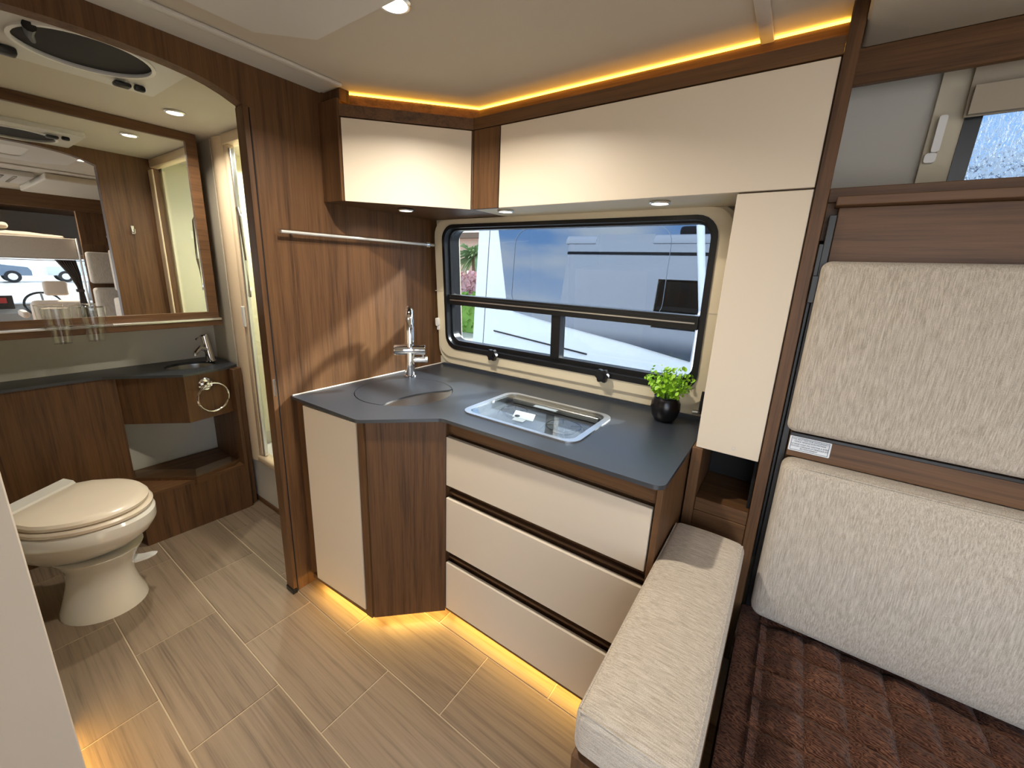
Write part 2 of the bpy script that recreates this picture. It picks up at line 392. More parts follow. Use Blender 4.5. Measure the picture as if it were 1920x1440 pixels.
# washroom walls: shower partition at y = 1.0 and its liner
sw = struct(pl('wall_shower', wallbeige, None, [(-2.9, 0), (-2.63, 0), (-2.63, 2.05), (-2.9, 2.05)], [], -.04, 0, XZ(1.0)))
struct(bx('wall_shower_back', shower_m, None, -2.9, -1.69, 1.60, 1.63, .3, 2.05, bev=0)).name = 'wall_shower.001'
struct(bx('wall_shower_rear', shower_m, None, -2.9, -2.87, 1.04, 1.6, .3, 2.05, bev=0)).name = 'wall_shower.002'
struct(bx('wall_shower_side', shower_m, None, -1.72, -1.692, 1.04, 1.6, .3, 2.05, bev=0)).name = 'wall_shower.003'
struct(bx('floor_shower', white_p, None, -2.9, -1.69, 1.04, 1.6, .16, .2, bev=0)).name = 'floor.001'

# ------------------------------------------------------------------ kitchen window
win = tag(thing('window_1', 'wide black framed kitchen window in cream vinyl surround over the worktop', 'window', (-.92, 1.66, .95)), kind='structure')
sx0, sx1, sz0, sz1 = -1.628, -.20, .935, 1.70
pl('window_surround', vinyl, win, rrect(sx0, sx1, sz0, sz1, .09), [rrect(-1.559, -.262, 1.022, 1.665, .075)], .0, .03, W)
pl('surround_lip', vinyl, win, rrect(-1.615, -.215, .975, 1.69, .08), [rrect(-1.559, -.262, 1.022, 1.665, .075)], .03, .042, W)
pl('lower_ledge', wallbeige, win, rect(-1.63, -.05, .922, .965), [], .0, .02, W)
for xa, xb in ((-1.628, -1.574), (-.26, -.20)):
    pl('surround_seam', wallbeige, win, rect(xa, xb, 1.330, 1.334), [], .03, .0432, W)
fr = pl('frame', black, win, rrect(-1.560, -.261, 1.021, 1.666, .075), [rrect(-1.543, -.279, 1.045, 1.650, .062)], -.066, .047, W)
pl('inner_frame', black, fr, rrect(-1.544, -.278, 1.044, 1.651, .062), [rrect(-1.536, -.289, 1.066, 1.642, .055)], -.035, .012, W)
mr_ = pl('midrail', black, win, rect(-1.545, -.289, 1.264, 1.316), [], -.03, .03, W)
pl('midrail_glint', alu, mr_, rect(-1.53, -.30, 1.286, 1.291), [], .03, .034, W)
pl('midrail_groove', blackm, mr_, rect(-1.53, -.30, 1.300, 1.306), [], .03, .0315, W)
pl('mullion', black, win, rect(-.912, -.866, 1.06, 1.263), [], -.03, .02, W)
pl('pane', tint_m, win, rrect(-1.549, -.285, 1.31, 1.646, .05), [], -.012, -.008, W)
pl('pane', tint_m, win, rect(-1.535, -.913, 1.062, 1.263), [], -.012, -.008, W)
pl('pane', tint_m, win, rect(-.865, -.299, 1.062, 1.263), [], -.012, -.008, W)
def knob(x, z):
    b = bmesh.new(); P = []
    for i in range(24):
        a = 2*PI*i/24; r = .028+.004*math.cos(6*a); P.append((x+r*math.cos(a), z+r*math.sin(a)))
    plate(b, P, [], .055, .075, W); plate(b, circ(x, z, .012, 16), [], .047, .056, W); plate(b, circ(x, z, .013, 16), [], .075, .082, W)
    return obj('knob', b, black, win)
knob(-1.222, 1.034); knob(-.629, 1.032)
pl('blind_cassette', wallbeige, win, [(1.70, .0), (1.70, .05), (1.735, .075), (1.76, .075), (1.76, 0)], [], -1.60, -.25, lambda u, v, w: W(w, u-.0, v))
ck = thing('curtain_hook', 'small white plastic clip on the cream surround left of the kitchen window', 'hook', W(-1.612, 1.14, .045))
pl('clip_body', white_p, ck, rrect(-1.622, -1.604, 1.140, 1.185, .008, 3), [], .0425, .058, W)
pl('clip_base', white_p, ck, rrect(-1.620, -1.606, 1.118, 1.142, .004, 3), [], .0425, .05, W)

# ------------------------------------------------------------------ upper right window
w2 = tag(thing('window_2', 'rain streaked black framed window above the sofa bed', 'window', (.6, 1.63, 1.7)), kind='structure')
pl('window_surround', wallbeige, w2, rect(.205, 1.3, 1.45, 2.085), [rect(.28, 1.08, 1.49, 1.935)], 0, .025, W)
pl('frame', black, w2, rrect(.266, 1.09, 1.475, 1.945, .02), [rrect(.298, 1.04, 1.51, 1.915, .03)], -.04, .03, W)
pl('pane', rain_m, w2, rect(.292, 1.045, 1.505, 1.92), [], -.03, -.024, W)
bl = thing('roman_shade', 'beige folded fabric shade over the top of the rain streaked window', 'window shade', W(.7, 1.87, .03))
zz = [2.03, 1.985, 1.935, 1.866]; nn = [.035, .05, .045, .06]
def shade(bm):
    P = [(nn[i], zz[i]) for i in range(4)]; B = [(n_-.006, z_) for n_, z_ in P[::-1]]
    plate(bm, P+B, [], .258, 1.25, lambda u, v, w: W(w, v, u))
obj('shade_fabric', BM(shade), linen, bl, smooth=False)
pl('shade_fold', linen, bl, rect(.262, 1.25, 1.868, 1.93), [], .06, .075, W)
pl('head_rail', linen, bl, rect(.262, 1.25, 1.985, 2.03), [], .05, .075, W)
ha = thing('window_catch', 'white plastic pull handle on cream panel left of rain streaked window', 'handle', W(.228, 1.79, .025))
pl('grip', white_p, ha, rrect(.216, .232, 1.795, 1.88, .005, 3), [], .035, .05, W)
pl('base', white_p, ha, rrect(.208, .231, 1.772, 1.795, .006, 3), [], .025, .042, W)
pl('stem', white_p, ha, rect(.217, .231, 1.85, 1.872), [], .025, .036, W)

# ================================================================== KITCHEN
CT = .917
# base cabinet
cab = thing('kitchen_base_cabinet', 'walnut base cabinet with cream door and three cream drawers under the dark worktop', 'cabinet', (-.9, 1.35, 0))
front = [(-1.632, .822), (-1.565, .824), (-1.207, .846), (-1.000, 1.052), (-1.0, 1.086), (-.222, 1.086), (-.222, 1.655), (-1.632, 1.655)]
pl('carcass', wood_v, cab, front, [circ(-1.36, 1.165, .219, 24), rrect(-.98, -.523, 1.133, 1.447, .04)], .055, .9035, ID)
pl('base_plate', wood_x, cab, [(p[0], p[1]+.07) if p[1] < 1.1 else p for p in front], [], 0.0, .0545, ID)
def facebox(name, mat, a, b, z0, z1, t0, t1, parent, bev=.001):   # vertical board along a-b, from t0 to t1 in front of it
    a = Vector(a); b = Vector(b); d = (b-a).normalized(); n = Vector((d.y, -d.x))
    P = [a+n*t0, b+n*t0, b+n*t1, a+n*t1]
    return pl(name, mat, parent, [(p.x, p.y) for p in P], [], z0, z1, ID)
dr = facebox('door', cream, (-1.558, .8245), (-1.238, .844), .075, .893, .001, .017, cab)
tag(dr, 'cream door panel beside the partition')
facebox('corner_panel', wood_v, (-1.205, .848), (-1.002, 1.05), .052, .8995, .0, .014, cab)
facebox('edge_strip', wood_v, (-1.233, .8445), (-1.2, .8465), .052, .8995, .0, .016, cab)
pl('toe_strip', wood_x, cab, [(-1.60, .812), (-1.20, .832), (-1.20, .85), (-1.60, .83)], [], .052, .074, ID)
for z0, z1 in ((.635, .836), (.34, .58), (.062, .285)):
    bx('drawer', cream, cab, -.9945, -.227, 1.045, 1.062, z0, z1, bev=.0015)
for z0, z1 in ((.5885, .598), (.2935, .303), (.842, .85)):
    bx('recess_rail', wood_x, cab, -.997, -.222, 1.0665, 1.0855, z0, z1)
bx('bottom_rail', wood_x, cab, -.997, -.21, 1.047, 1.0855, .05, .0605)
bx('top_rail', wood_x, cab, -.9985, -.222, 1.06, 1.0855, .852, .9035)
bx('side_panel', wood_v, cab, -.2215, -.205, 1.044, 1.63, .05, .9035)
for a, b in (((-1.57, .868), (-1.215, .89)), ((-1.2, .9), (-1.02, 1.085)), ((-.98, 1.108), (-.23, 1.108))):
    facebox('light_strip', led_f, a, b, .040, .050, .012, .02, cab)

# worktop
wt = thing('countertop', 'matte charcoal worktop with angled front along the window and walnut partition', 'countertop', (-.9, 1.3, CT-.013))
def rnd(P, i, r, k=5):
    p, a, b = Vector(P[i]), Vector(P[i-1]), Vector(P[(i+1) % len(P)])
    u = (a-p).normalized(); v = (b-p).normalized(); th = u.angle(v); d = r/math.tan(th/2); c = p+(u+v).normalized()*(r/math.sin(th/2))
    s, e_ = p+u*d-c, p+v*d-c; ang = s.angle(e_); sg = 1 if s.x*e_.y-s.y*e_.x > 0 else -1
    a0 = math.atan2(s.y, s.x)
    return [(c.x+r*math.cos(a0+sg*ang*j/k), c.y+r*math.sin(a0+sg*ang*j/k)) for j in range(k+1)]
ctP = [(-1.636, .803), (-1.205, .812), (-.993, 1.02), (-.202, 1.028), (-.202, 1.685), (-1.636, 1.685)]
ctO = [ctP[0]]+rnd(ctP, 1, .05)+rnd(ctP, 2, .04)+rnd(ctP, 3, .03)+ctP[4:]
SC = (-1.36, 1.165); SR = .212
pl('slab', counter_m, wt, ctO, [circ(SC[0], SC[1], SR, 48), rrect(-.975, -.528, 1.138, 1.442, .045)], .904, CT, ID)
tb('sealant_bead', seal, wt, [(-1.635, .81, CT+.001), (-1.635, 1.68, CT+.001)], .0035, 6)
pl('back_edge', counter_m, wt, [(-1.6, 1.655), (-.21, 1.655), (-.21, 1.684), (-1.6, 1.684)], [], CT, CT+.012, ID)
sk = thing('kitchen_sink', 'round brushed steel sink bowl half hidden under its lid', 'sink', (SC[0], SC[1], .75))
obj('bowl', BM(lathe, [(SR-.003, CT-.004-.75), (SR-.008, CT-.02-.75), (SR-.014, .83-.75), (SR-.04, .775-.75), (SR-.09, .762-.75), (.03, .757-.75), (.0001, .757-.75)], (SC[0], SC[1], .75), 40), bowlm, sk)
obj('drain', BM(lathe, [(.03, .0), (.03, .006), (.02, .007), (.0001, .005)], (SC[0], SC[1], .757), 20), chrome, sk)
# lid: circle with a bite taken from the room side
def lidshape():
    c2 = Vector((-.923, 1.087)); r2_ = .367; P = []
    C = circ(SC[0], SC[1], SR-.0035, 96)
    keep = [(Vector(p)-c2).length > r2_ for p in C]
    i0 = next(i for i in range(96) if keep[i] and not keep[i-1])
    Q = []
    i = i0
    while keep[i % 96]: Q.append(C[i % 96]); i += 1
    a = Vector(Q[-1])-c2; b = Vector(Q[0])-c2
    a0 = math.atan2(a.y, a.x); a1 = math.atan2(b.y, b.x)
    while a1-a0 > PI: a1 -= 2*PI
    while a1-a0 < -PI: a1 += 2*PI
    mid = Vector(SC)-c2; am = math.atan2(mid.y, mid.x)
    for j in range(1, 20):
        t = a0+(a1-a0)*j/20; Q.append((c2.x+r2_*math.cos(t), c2.y+r2_*math.sin(t)))
    return Q
tag(pl('sink_cover', counter_m, None, lidshape(), [], .905, CT+.0006, ID), 'round charcoal lid with a curved bite lying over the kitchen sink', 'sink cover')

# kitchen faucet
FX, FY = -1.535, 1.352
fa = thing('kitchen_faucet', 'tall chrome kitchen faucet with arched spout beside the walnut partition', 'faucet', (FX, FY, CT))
obj('base', BM(lathe, [(.031, 0), (.031, .006), (.026, .010)], (FX, FY, CT), 24), chrome, fa)
obj('body', BM(lathe, [(.0235, .006), (.0235, .13), (.022, .135)], (FX, FY, CT), 24), chrome, fa)
sp_dir = Vector((.75, -.66, 0)).normalized()
arc = [(FX, FY, CT+.13)]+[(FX, FY, CT+.13+.11*i/4) for i in range(1, 5)]
ra = .075
for i in range(1, 13):
    t = PI*.97*i/12; dxy = ra*(1-math.cos(t)); arc.append((FX+sp_dir.x*dxy, FY+sp_dir.y*dxy, CT+.24+ra*math.sin(t)*1.3))
end = Vector(arc[-1])
arc += [(end.x+sp_dir.x*.002, end.y+sp_dir.y*.002, end.z-.03), (end.x+sp_dir.x*.004, end.y+sp_dir.y*.004, end.z-.055)]
tb('spout', chrome, fa, arc, .021, 16)
cr = Vector((.66, .75, 0)).normalized()
A = Vector((FX, FY, CT+.135))+cr*.075; B = Vector((FX, FY, CT+.135))-cr*.075
tb('mixer_bar', chrome, fa, [B, B+cr*.004, A-cr*.004, A], [.0245, .026, .026, .0245], 20)
A2 = Vector((FX, FY, CT+.085)); B2 = A2+cr*.075
tb('valve', chrome, fa, [A2, B2], .0155, 16)
tb('lever', chrome, fa, [B2-cr*.012, B2-cr*.012+Vector((0, 0, .04))], .006, 10)
obj('valve_cap', BM(tube, [B2, B2+cr*.012], .0175, 16), steel, fa)

# cooktop with glass lid
ck = thing('cooktop', 'built in gas cooktop under a clear glass lid with a silver rim', 'cooktop', (-.745, 1.29, CT))
def quadmap(u, v, w):   # axis aligned
    return (u, v, CT+w)
cx0, cx1, cy0, cy1 = -.996, -.505, 1.120, 1.468
pl('rim', alu, ck, rrect(cx0, cx1, cy0, cy1, .05), [rrect(cx0+.022, cx1-.022, cy0+.017, cy1-.017, .042)], 0.0002, .005, quadmap)
pl('burner_tray', traym, ck, rrect(-.973, -.530, 1.140, 1.440, .044), [], -.034, -.030, quadmap)
pl('tray_wall', traym, ck, rrect(-.9735, -.5295, 1.1395, 1.4405, .0435), [rrect(-.971, -.532, 1.142, 1.438, .042)], -.030, 0, quadmap)
pl('glass_lid', lidglass, ck, rrect(cx0+.0225, cx1-.0225, cy0+.0175, cy1-.0175, .0415), [], .0005, .0045, quadmap)
TZ = CT-.030
def ring(cx, cy, r, z): return [(cx+r*math.cos(2*PI*i/28), cy+r*math.sin(2*PI*i/28), z) for i in range(28)]
for bx_, by_, br in ((-.625, 1.275, .044), (-.86, 1.30, .036)):
    obj('burner', BM(lathe, [(br, .0), (br, .007), (br*.8, .010), (br*.78, .013), (br*.5, .016), (.0001, .016)], (bx_, by_, TZ), 28), traym, ck)
    tb('pan_support', chrome, ck, ring(bx_, by_, br*1.45, TZ+.019), .0022, 6, True)
    for a in range(4):
        t = a*PI/2+.5
        tb('support_arm', chrome, ck, [(bx_+br*1.9*math.cos(t), by_+br*1.9*math.sin(t), TZ+.002), (bx_+br*1.5*math.cos(t), by_+br*1.5*math.sin(t), TZ+.020), (bx_+br*.6*math.cos(t), by_+br*.6*math.sin(t), TZ+.020)], .0022, 6)
bx('hinge_bar', steel, ck, -.95, -.55, 1.418, 1.436, TZ+.004, TZ+.026, bev=.002)
obj('control_knob', BM(lathe, [(.013, .0), (.013, .016), (.010, .019), (.0001, .019)], (-.775, 1.172, TZ), 18), black, ck)
obj('lid_stop', BM(lathe, [(.010, .0045), (.010, .007), (.0001, .007)], (-.79, 1.215, CT), 18), black, ck)
pl('instruction_sheet', paper, ck, [(-.832, 1.268), (-.745, 1.274), (-.715, 1.205), (-.802, 1.199)], [], .0046, .005, quadmap)
pl('sticker', paper, ck, [(-.79, 1.196), (-.742, 1.2), (-.738, 1.172), (-.783, 1.168)], [], .0052, .0056, quadmap)
pl('rating_label', sticker, ck, [(-.82, 1.40), (-.715, 1.402), (-.715, 1.377), (-.82, 1.375)], [], -.004, -.0035, quadmap)

# potted plant
PX, PY = -.345, 1.565
pt = thing('potted_plant', 'bright green leafy plant in a small round black pot on the worktop', 'plant', (PX, PY, CT))
obj('pot', BM(lathe, [(.030, 0), (.036, .003), (.046, .02), (.054, .05), (.052, .075), (.044, .09), (.046, .096), (.042, .097), (.038, .085), (.0001, .083)], (PX, PY, CT), 28), potm, pt)
rs = random.Random(3)
stems = []
def stem_b(bm):
    for i in range(32):
        a = rs.uniform(0, 2*PI); R = rs.uniform(.02, .088)
        tip = (PX+R*math.cos(a)*1.05, PY-.012+R*math.sin(a)*.62, CT+.1+rs.uniform(.03, .105)*(1.15-R*5.5*.6))
        b0 = (PX+.02*math.cos(a), PY+.02*math.sin(a), CT+.085)
        md = ((b0[0]*.5+tip[0]*.5)*1.0, b0[1]*.5+tip[1]*.5, b0[2]*.4+tip[2]*.6)
        tube(bm, [b0, md, tip], .0012, 4); stems.append((b0, md, tip))
obj('stems', BM(stem_b), leafm, pt)
def leaf_shape(bm, p, n, r):
    n = n.normalized(); s = n.cross(Vector((.3, .2, 1))).normalized(); t = s.cross(n)
    vs = [bm.verts.new(p+(s*(r*math.cos(q_))*.78+t*(r*math.sin(q_))) + n*(.12*r*math.cos(2*q_))) for q_ in [2*PI*j/8 for j in range(8)]]
    c = bm.verts.new(p-n*.1*r)
    for j in range(8): bm.faces.new((vs[j], vs[(j+1) % 8], c))
def leaves_b(bm):
    for b0, md, tip in stems:
        for k in range(12):
            f = rs.uniform(.35, 1.05); p = Vector(b0).lerp(Vector(tip), f)+Vector((rs.uniform(-.014, .014), rs.uniform(-.010, .010), rs.uniform(-.008, .016)))
            n = Vector((rs.uniform(-1, 1), rs.uniform(-1.2, .6), rs.uniform(.2, 1.3)))
            leaf_shape(bm, p, n, rs.uniform(.005, .0105))
tag(obj('foliage', BM(leaves_b), leafm, pt, smooth=False), kind='stuff')

# folding bracket on the wall at the end of the worktop
fb = thing('wall_bracket', 'dark chrome folding bracket on the wall right of the plant', 'bracket', (-.232, 1.66, .97))
bx('back_plate', chrome, fb, -.246, -.214, 1.655, 1.665, .945, 1.05, bev=.003)
bx('hinge_leaf', black, fb, -.240, -.222, 1.640, 1.655, .955, 1.04, bev=.003)
tb('pin', chrome, fb, [(-.231, 1.645, .947), (-.231, 1.645, 1.055)], .004, 8)
tb('rest_foot', alu, fb, [(-.262, 1.648, .9485), (-.243, 1.650, .95)], .0065, 8)

# ------------------------------------------------------------------ upper cabinets
UZ0, UZ1 = 1.69, 1.982
YD = 1.368
lA, lB = Vector((-1.507, 1.010)), Vector((-1.160, YD))
cc = thing('corner_wall_cabinet', 'small walnut wall cabinet with a cream door set across the corner', 'cabinet', (-1.45, 1.4, UZ0))
pl('carcass', wood_v, cc, [(-1.637, 1.02), (-1.512, 1.018), (-1.167, 1.374), (-1.163, 1.375), (-1.163, 1.62), (-1.637, 1.62)], [], UZ0+.003, UZ1, ID)
d_ = (lB-lA).normalized()
facebox('door', cream, lA+d_*.006, lB-d_*.006, UZ0, UZ1-.003, -.008, .0, cc)
bx('end_panel', wood_v, cc, -1.637, -1.512, 1.008, 1.0185, UZ0, 2.045)
uc = thing('long_wall_cabinet', 'long walnut wall cabinet with one wide cream flap door above window', 'cabinet', (-.6, 1.45, UZ0))
bx('carcass', wood_v, uc, -1.16, -.0125, 1.385, 1.62, UZ0+.003, UZ1, bev=0)
bx('filler_stile', wood_v, uc, -1.155, -1.029, YD, 1.385, UZ0, UZ1-.001)
bx('bottom_panel', vinyl, uc, -1.1545, -.191, 1.3855, 1.62, UZ0, UZ0+.0028, bev=0)
bx('door', cream, uc, -1.0235, -.0155, YD-.001, 1.384, UZ0-.0005, UZ1-.003, bev=.0012)
tc_ = thing('tall_wall_cabinet', 'narrow cream fronted tall cabinet hanging beside the window down to the worktop', 'cabinet', (-.1, 1.5, .92))
bx('door', cream, tc_, -.1905, -.0155, YD-.001, 1.384, .921, 1.6845, bev=.0012)
bx('carcass', wood_v, tc_, -.1895, -.0125, 1.385, 1.62, .924, 1.6895, bev=0)
obj('keyhole', BM(plate, circ(-.085, .945, .006, 16), [circ(-.085, .945, .0045, 16)], 0, .0012, XZ(YD-.001)), liner_w, tc_)
nic = thing('open_niche', 'dark open walnut niche below the tall cream cabinet', 'shelf', (-.1, 1.5, .61))
bx('side_panel', wood_v, nic, -.1995, -.168, 1.36, 1.62, .45, .9195)
bx('shelf', wood_x, nic, -.1675, -.0125, 1.372, 1.62, .70, .745)
bx('front_board', wood_x, nic, -.1675, -.0125, 1.37, 1.39, .45, .699)
bx('back_panel', blackm, nic, -.1675, -.0125, 1.605, 1.62, .746, .9235)  # dark niche interior put into the colour as matte black
bx('side_liner', blackm, nic, -.023, -.0125, 1.40, 1.604, .746, .9235)  # same matte black as the niche back, darkness in the colour

# cornice with the amber strip
co = thing('cornice', 'walnut cornice over the wall cabinets with a glowing amber light strip', 'cornice', (-.8, 1.5, 1.984))
def off(P, t):      # offset polyline of the front edge towards the wall
    nA = Vector((-d_.y, d_.x))
    a = P[0]+nA*t; s = (P[1].y+t-(a.y))/d_.y
    return [a, a+d_*s, Vector((-.0125, P[1].y+t))]
L0 = [lA, lB]
f0, f1, f2, f3 = off(L0, 0), off(L0, .016), off(L0, .078), off(L0, .094)
def band(name, A_, B_, z0, z1, mat):
    P = [tuple(v) for v in A_]+[tuple(v) for v in B_[::-1]]
    return pl(name, mat, co, P, [], z0, z1, ID)
band('lip', f0, f1, 1.9835, 2.024, wood_x)
band('shelf', f1, f3, 1.9835, 1.994, wood_x)
band('back_board', f2, f3, 1.9945, 2.0885, wood_x)
e0, e1 = off(L0, .072), off(L0, .0775)
band('light_strip', e0, e1, 2.082, 2.0875, led_m)
e2, e3 = off(L0, .017), off(L0, .022)
band('light_strip', e2, e3, 1.995, 2.016, led_m)
bx('end_block', wood_v, co, -1.637, -1.53, 1.032, 1.075, 2.046, 2.0885)
pl('end_fill', wood_v, co, [(-1.637, 1.02), (-1.52, 1.02), (-1.56, 1.075), (-1.637, 1.075)], [], 1.9835, 2.0455, ID)

# lamps: real downlights with their own light
def downlight(name, label, x, y, z, r, energy, group=None, col=(1, .92, .80)):
    t = thing(name, label, 'light', (x, y, z), group)
    obj('bezel', BM(lathe, [(r*.78, .0), (r, -.001), (r*1.02, -.004), (r*.9, -.008), (r*.8, -.007), (r*.78, -.001)], (x, y, z-.0005), 28), alu, t)
    obj('lens', BM(lathe, [(r*.76, -.001), (r*.76, -.003), (r*.5, -.0045), (.0001, -.005)], (x, y, z-.0005), 24), lamp_m, t)
    ld = bpy.data.lights.new('lamp', 'AREA'); ld.shape = 'DISK'; ld.size = r*1.4; ld.energy = energy; ld.color = col; ld.spread = math.radians(150)
    lo = bpy.data.objects.new('lamp', ld); COL.objects.link(lo); lo.parent = t; lo.location = (0, 0, -.009)
    return t
downlight('cabinet_light', 'small warm downlight under the corner wall cabinet above faucet', -1.44, 1.262, UZ0-.0003, .033, .8)
downlight('cabinet_light', 'warm downlight under wall cabinet near the left end of the kitchen window', -1.034, 1.43, UZ0-.0003, .033, .8)
downlight('cabinet_light', 'warm downlight under wall cabinet near the right end of the kitchen window', -.424, 1.446, UZ0-.0003, .033, .8)
downlight('ceiling_light', 'round ceiling downlight at the top edge of the photo, over the kitchen floor', -.95, .808, 2.0895, .042, 17)
for x, w_ in ((.2, 'nearest of'), (1.15, 'middle one of'), (2.1, 'farthest of')):
    downlight('ceiling_light', w_+' the three ceiling downlights seen only in the washroom mirror', x, .85, 2.0895, .042, 16, 'front ceiling downlights in the mirror')
downlight('shower_light', 'round downlight in the shower cubicle ceiling beyond the cream post', -2.62, 1.32, 2.0495, .045, 14, None, (1, .95, .8))
downlight('washroom_light', 'warm round downlight in the washroom ceiling beside the mirror', -2.295, .757, 2.0495, .036, 6.5)

# air conditioner shroud on the ceiling
ac = thing('ceiling_shroud', 'pale octagonal moulded roof vent shroud on the ceiling at the top', 'vent', (-1.0, .4, 2.07))
pl('shroud_ring', liner_w, ac, [(-1.36, .66), (-1.24, .775), (-.76, .775), (-.64, .66), (-.64, .1), (-.76, -.02), (-1.24, -.02), (-1.36, .1)], [rrect(-1.2, -.8, .15, .55, .05)], 2.064, 2.0895, ID)
pl('shroud_lens', white_p, ac, rrect(-1.2, -.8, .15, .55, .05), [], 2.07, 2.075, ID)

# towel rail
tr = thing('towel_rail', 'clear acrylic towel rail mounted across the walnut partition', 'rail', (XP, 1.2, 1.56))
tb('rod', acryl, tr, [(XP+.03, .80, 1.560), (XP+.03, .803, 1.560), (XP+.03, 1.60, 1.566)], [.008, .0105, .0105], 14)
tb('core', white_p, tr, [(XP+.03, .81, 1.560), (XP+.03, 1.595, 1.566)], .0055, 10)
for y in (1.545,):
    tb('bracket', chrome, tr, [(XP, y, 1.562), (XP+.03, y, 1.562)], .011, 12)
    obj('bracket_ring', BM(tube, [(XP+.03, y-.012, 1.5655), (XP+.03, y+.012, 1.5655)], .0145, 14), chrome, tr)
tb('bracket', chrome, tr, [(XP, .86, 1.561), (XP+.03, .86, 1.561)], .006, 10)

# ------------------------------------------------------------------ tall divider panel, bench
dv = tag(bx('divider_panel', wood_v, None, -.012, .018, 1.362, 1.62, .2, 2.0885), 'tall narrow walnut divider panel between kitchen and sofa bed', 'panel')
bn = thing('bench_box', 'walnut bench box under the long narrow cushion beside the drawers', 'bench', (-.1, .95, 0))
bx('side_panel', wood_v, bn, -.1995, -.182, .56, 1.35, .05, .585)
bx('front_panel', wood_v, bn, -.1995, -.0005, .545, .56, .05, .585)
bx('inner_panel', wood_v, bn, -.018, -.0005, .56, 1.35, .05, .585)
bx('top_board', wood_y, bn, -.182, -.018, .56, 1.35, .565, .585)
def cushion(name, label, x0, x1, y0, y1, z0, z1, r, mat, loc, seams, seg=5, puff=0, parent=None):
    t = thing(name, label, 'cushion', loc)
    b = bmesh.new(); box(b, x0, x1, y0, y1, z0, z1, r, seg)
    bmesh.ops.subdivide_edges(b, edges=[e for e in b.edges if e.calc_length() > .1], cuts=8, use_grid_fill=True)
    if puff:
        for v in b.verts: puff(v)
    obj('cover', b, mat, t)
    for s in seams: tb('seam', mat, t, s, .0022, 6)
    return t
def benchpuff(v):
    u = (v.co.x+.1)/.1; w = (v.co.y-.95)/.4
    if v.co.z > .66: v.co.z += .010*(1-u*u)*max(0, 1-w**4)
cushion('bench_cushion', 'long narrow beige woven cushion on the walnut bench box', -.2035, -.002, .545, 1.285, .588, .692, .022, fab_h, (-.1, .95, .588),
        [[(-.014, .553, .687), (-.010, .6, .687), (-.010, 1.27, .687)], [(-.014, .553, .687), (-.196, .553, .687)], [(-.197, .556, .686), (-.197, 1.27, .686)]], puff=benchpuff)

# ------------------------------------------------------------------ sofa bed
sb = thing('bed_backboard', 'dark walnut fold down bed panel behind the beige sofa cushions', 'bed panel', (.65, 1.4, .42))
bx('panel', wood_x, sb, .045, 1.33, 1.372, 1.40, .43, 1.638)
bx('top_ledge', wood_x, sb, .036, 1.335, 1.335, 1.402, 1.6385, 1.659)
bx('upper_shelf', wood_x, sb, .0185, 1.335, 1.4025, 1.60, 1.655, 1.690)
bx('shelf_front', wood_x, sb, .0185, 1.335, 1.4025, 1.42, 1.56, 1.6545)
bx('middle_rail', wood_x, sb, .046, 1.33, 1.34, 1.3715, .975, 1.045)
bx('rail_edge', black, sb, .046, 1.33, 1.337, 1.3399, 1.036, 1.046)
bx('side_frame', black, sb, .0285, .0445, 1.36, 1.40, .40, 1.62)
bx('gas_strut', black, sb, .0195, .028, 1.385, 1.40, .6, 1.55)
bx('hinge_plate', black, sb, .0195, .034, 1.345, 1.359, 1.40, 1.47)
bx('hinge_plate', black, sb, .0195, .030, 1.36, 1.384, 1.46, 1.55)
wl = pl('warning_label', sticker, sb, rrect(.0475, .141, .9925, 1.035, .002, 2), [], 0, .0012, XZ(1.34)); wl['label'] = 'white printed warning label'
pl('label_border', ink, wl, rrect(.0515, .137, .9955, 1.032, .001, 2), [rrect(.0525, .136, .9965, 1.031, .001, 2)], .0012, .0015, XZ(1.34))
def text(body, x, z, size, y, parent, mat, name='lettering', align='CENTER'):
    cu = bpy.data.curves.new(name, 'FONT'); cu.body = body; cu.size = size; cu.align_x = align; cu.extrude = .00015
    tmp = bpy.data.objects.new('tmp', cu); COL.objects.link(tmp)
    dg = bpy.context.evaluated_depsgraph_get(); me = bpy.data.meshes.new_from_object(tmp.evaluated_get(dg)); bpy.data.objects.remove(tmp)
    me.materials.clear(); me.materials.append(mat)
    o = bpy.data.objects.new(name, me); COL.objects.link(o); o.parent = parent
    o2 = Vector((0, 0, 0)); p = parent
    while p: o2 += p.location; p = p.parent
    o.location = Vector((x, y, z))-o2; o.rotation_euler = (PI/2, 0, 0); return o
for i, s in enumerate(('THIS SEAT NOT FOR OCCUPANCY', 'WHILE VEHICLE IS IN MOTION', "LE SIEGE N'EST PAS DESTINE A ETRE", 'OCCUPE LORSQUE LE VEHICULE EST', 'EN MOUVEMENT')):
    text(s, .0943, 1.0255-.0062*i-(.0012 if i > 1 else 0), .0052, 1.3384, wl, ink)
def fpuff(cx, hx, cz, hz, amt, yf):
    def f(v):
        if v.co.y < yf:
            u = (v.co.x-cx)/hx; w = (v.co.z-cz)/hz
            v.co.y -= amt*max(0, 1-u**4)*max(0, 1-w*w)
    return f
cushion('upper_back_cushion', 'upper beige woven back cushion of the sofa bed, above the warning label', .034, 1.30, 1.315, 1.371, 1.051, 1.506, .02, fab_v, (.65, 1.34, 1.05), [], puff=fpuff(.66, .64, 1.28, .23, .012, 1.33))
cushion('lower_back_cushion', 'lower beige woven back cushion of the sofa bed, standing on the quilt', .040, 1.30, 1.285, 1.371, .462, .973, .03, fab_v, (.65, 1.33, .46),
        [[(.062, 1.297, .962), (.10, 1.292, .966), (1.28, 1.292, .966)], [(.049, 1.300, .50), (.047, 1.298, .93), (.062, 1.297, .962)]], puff=fpuff(.66, .63, .71, .26, .03, 1.33))
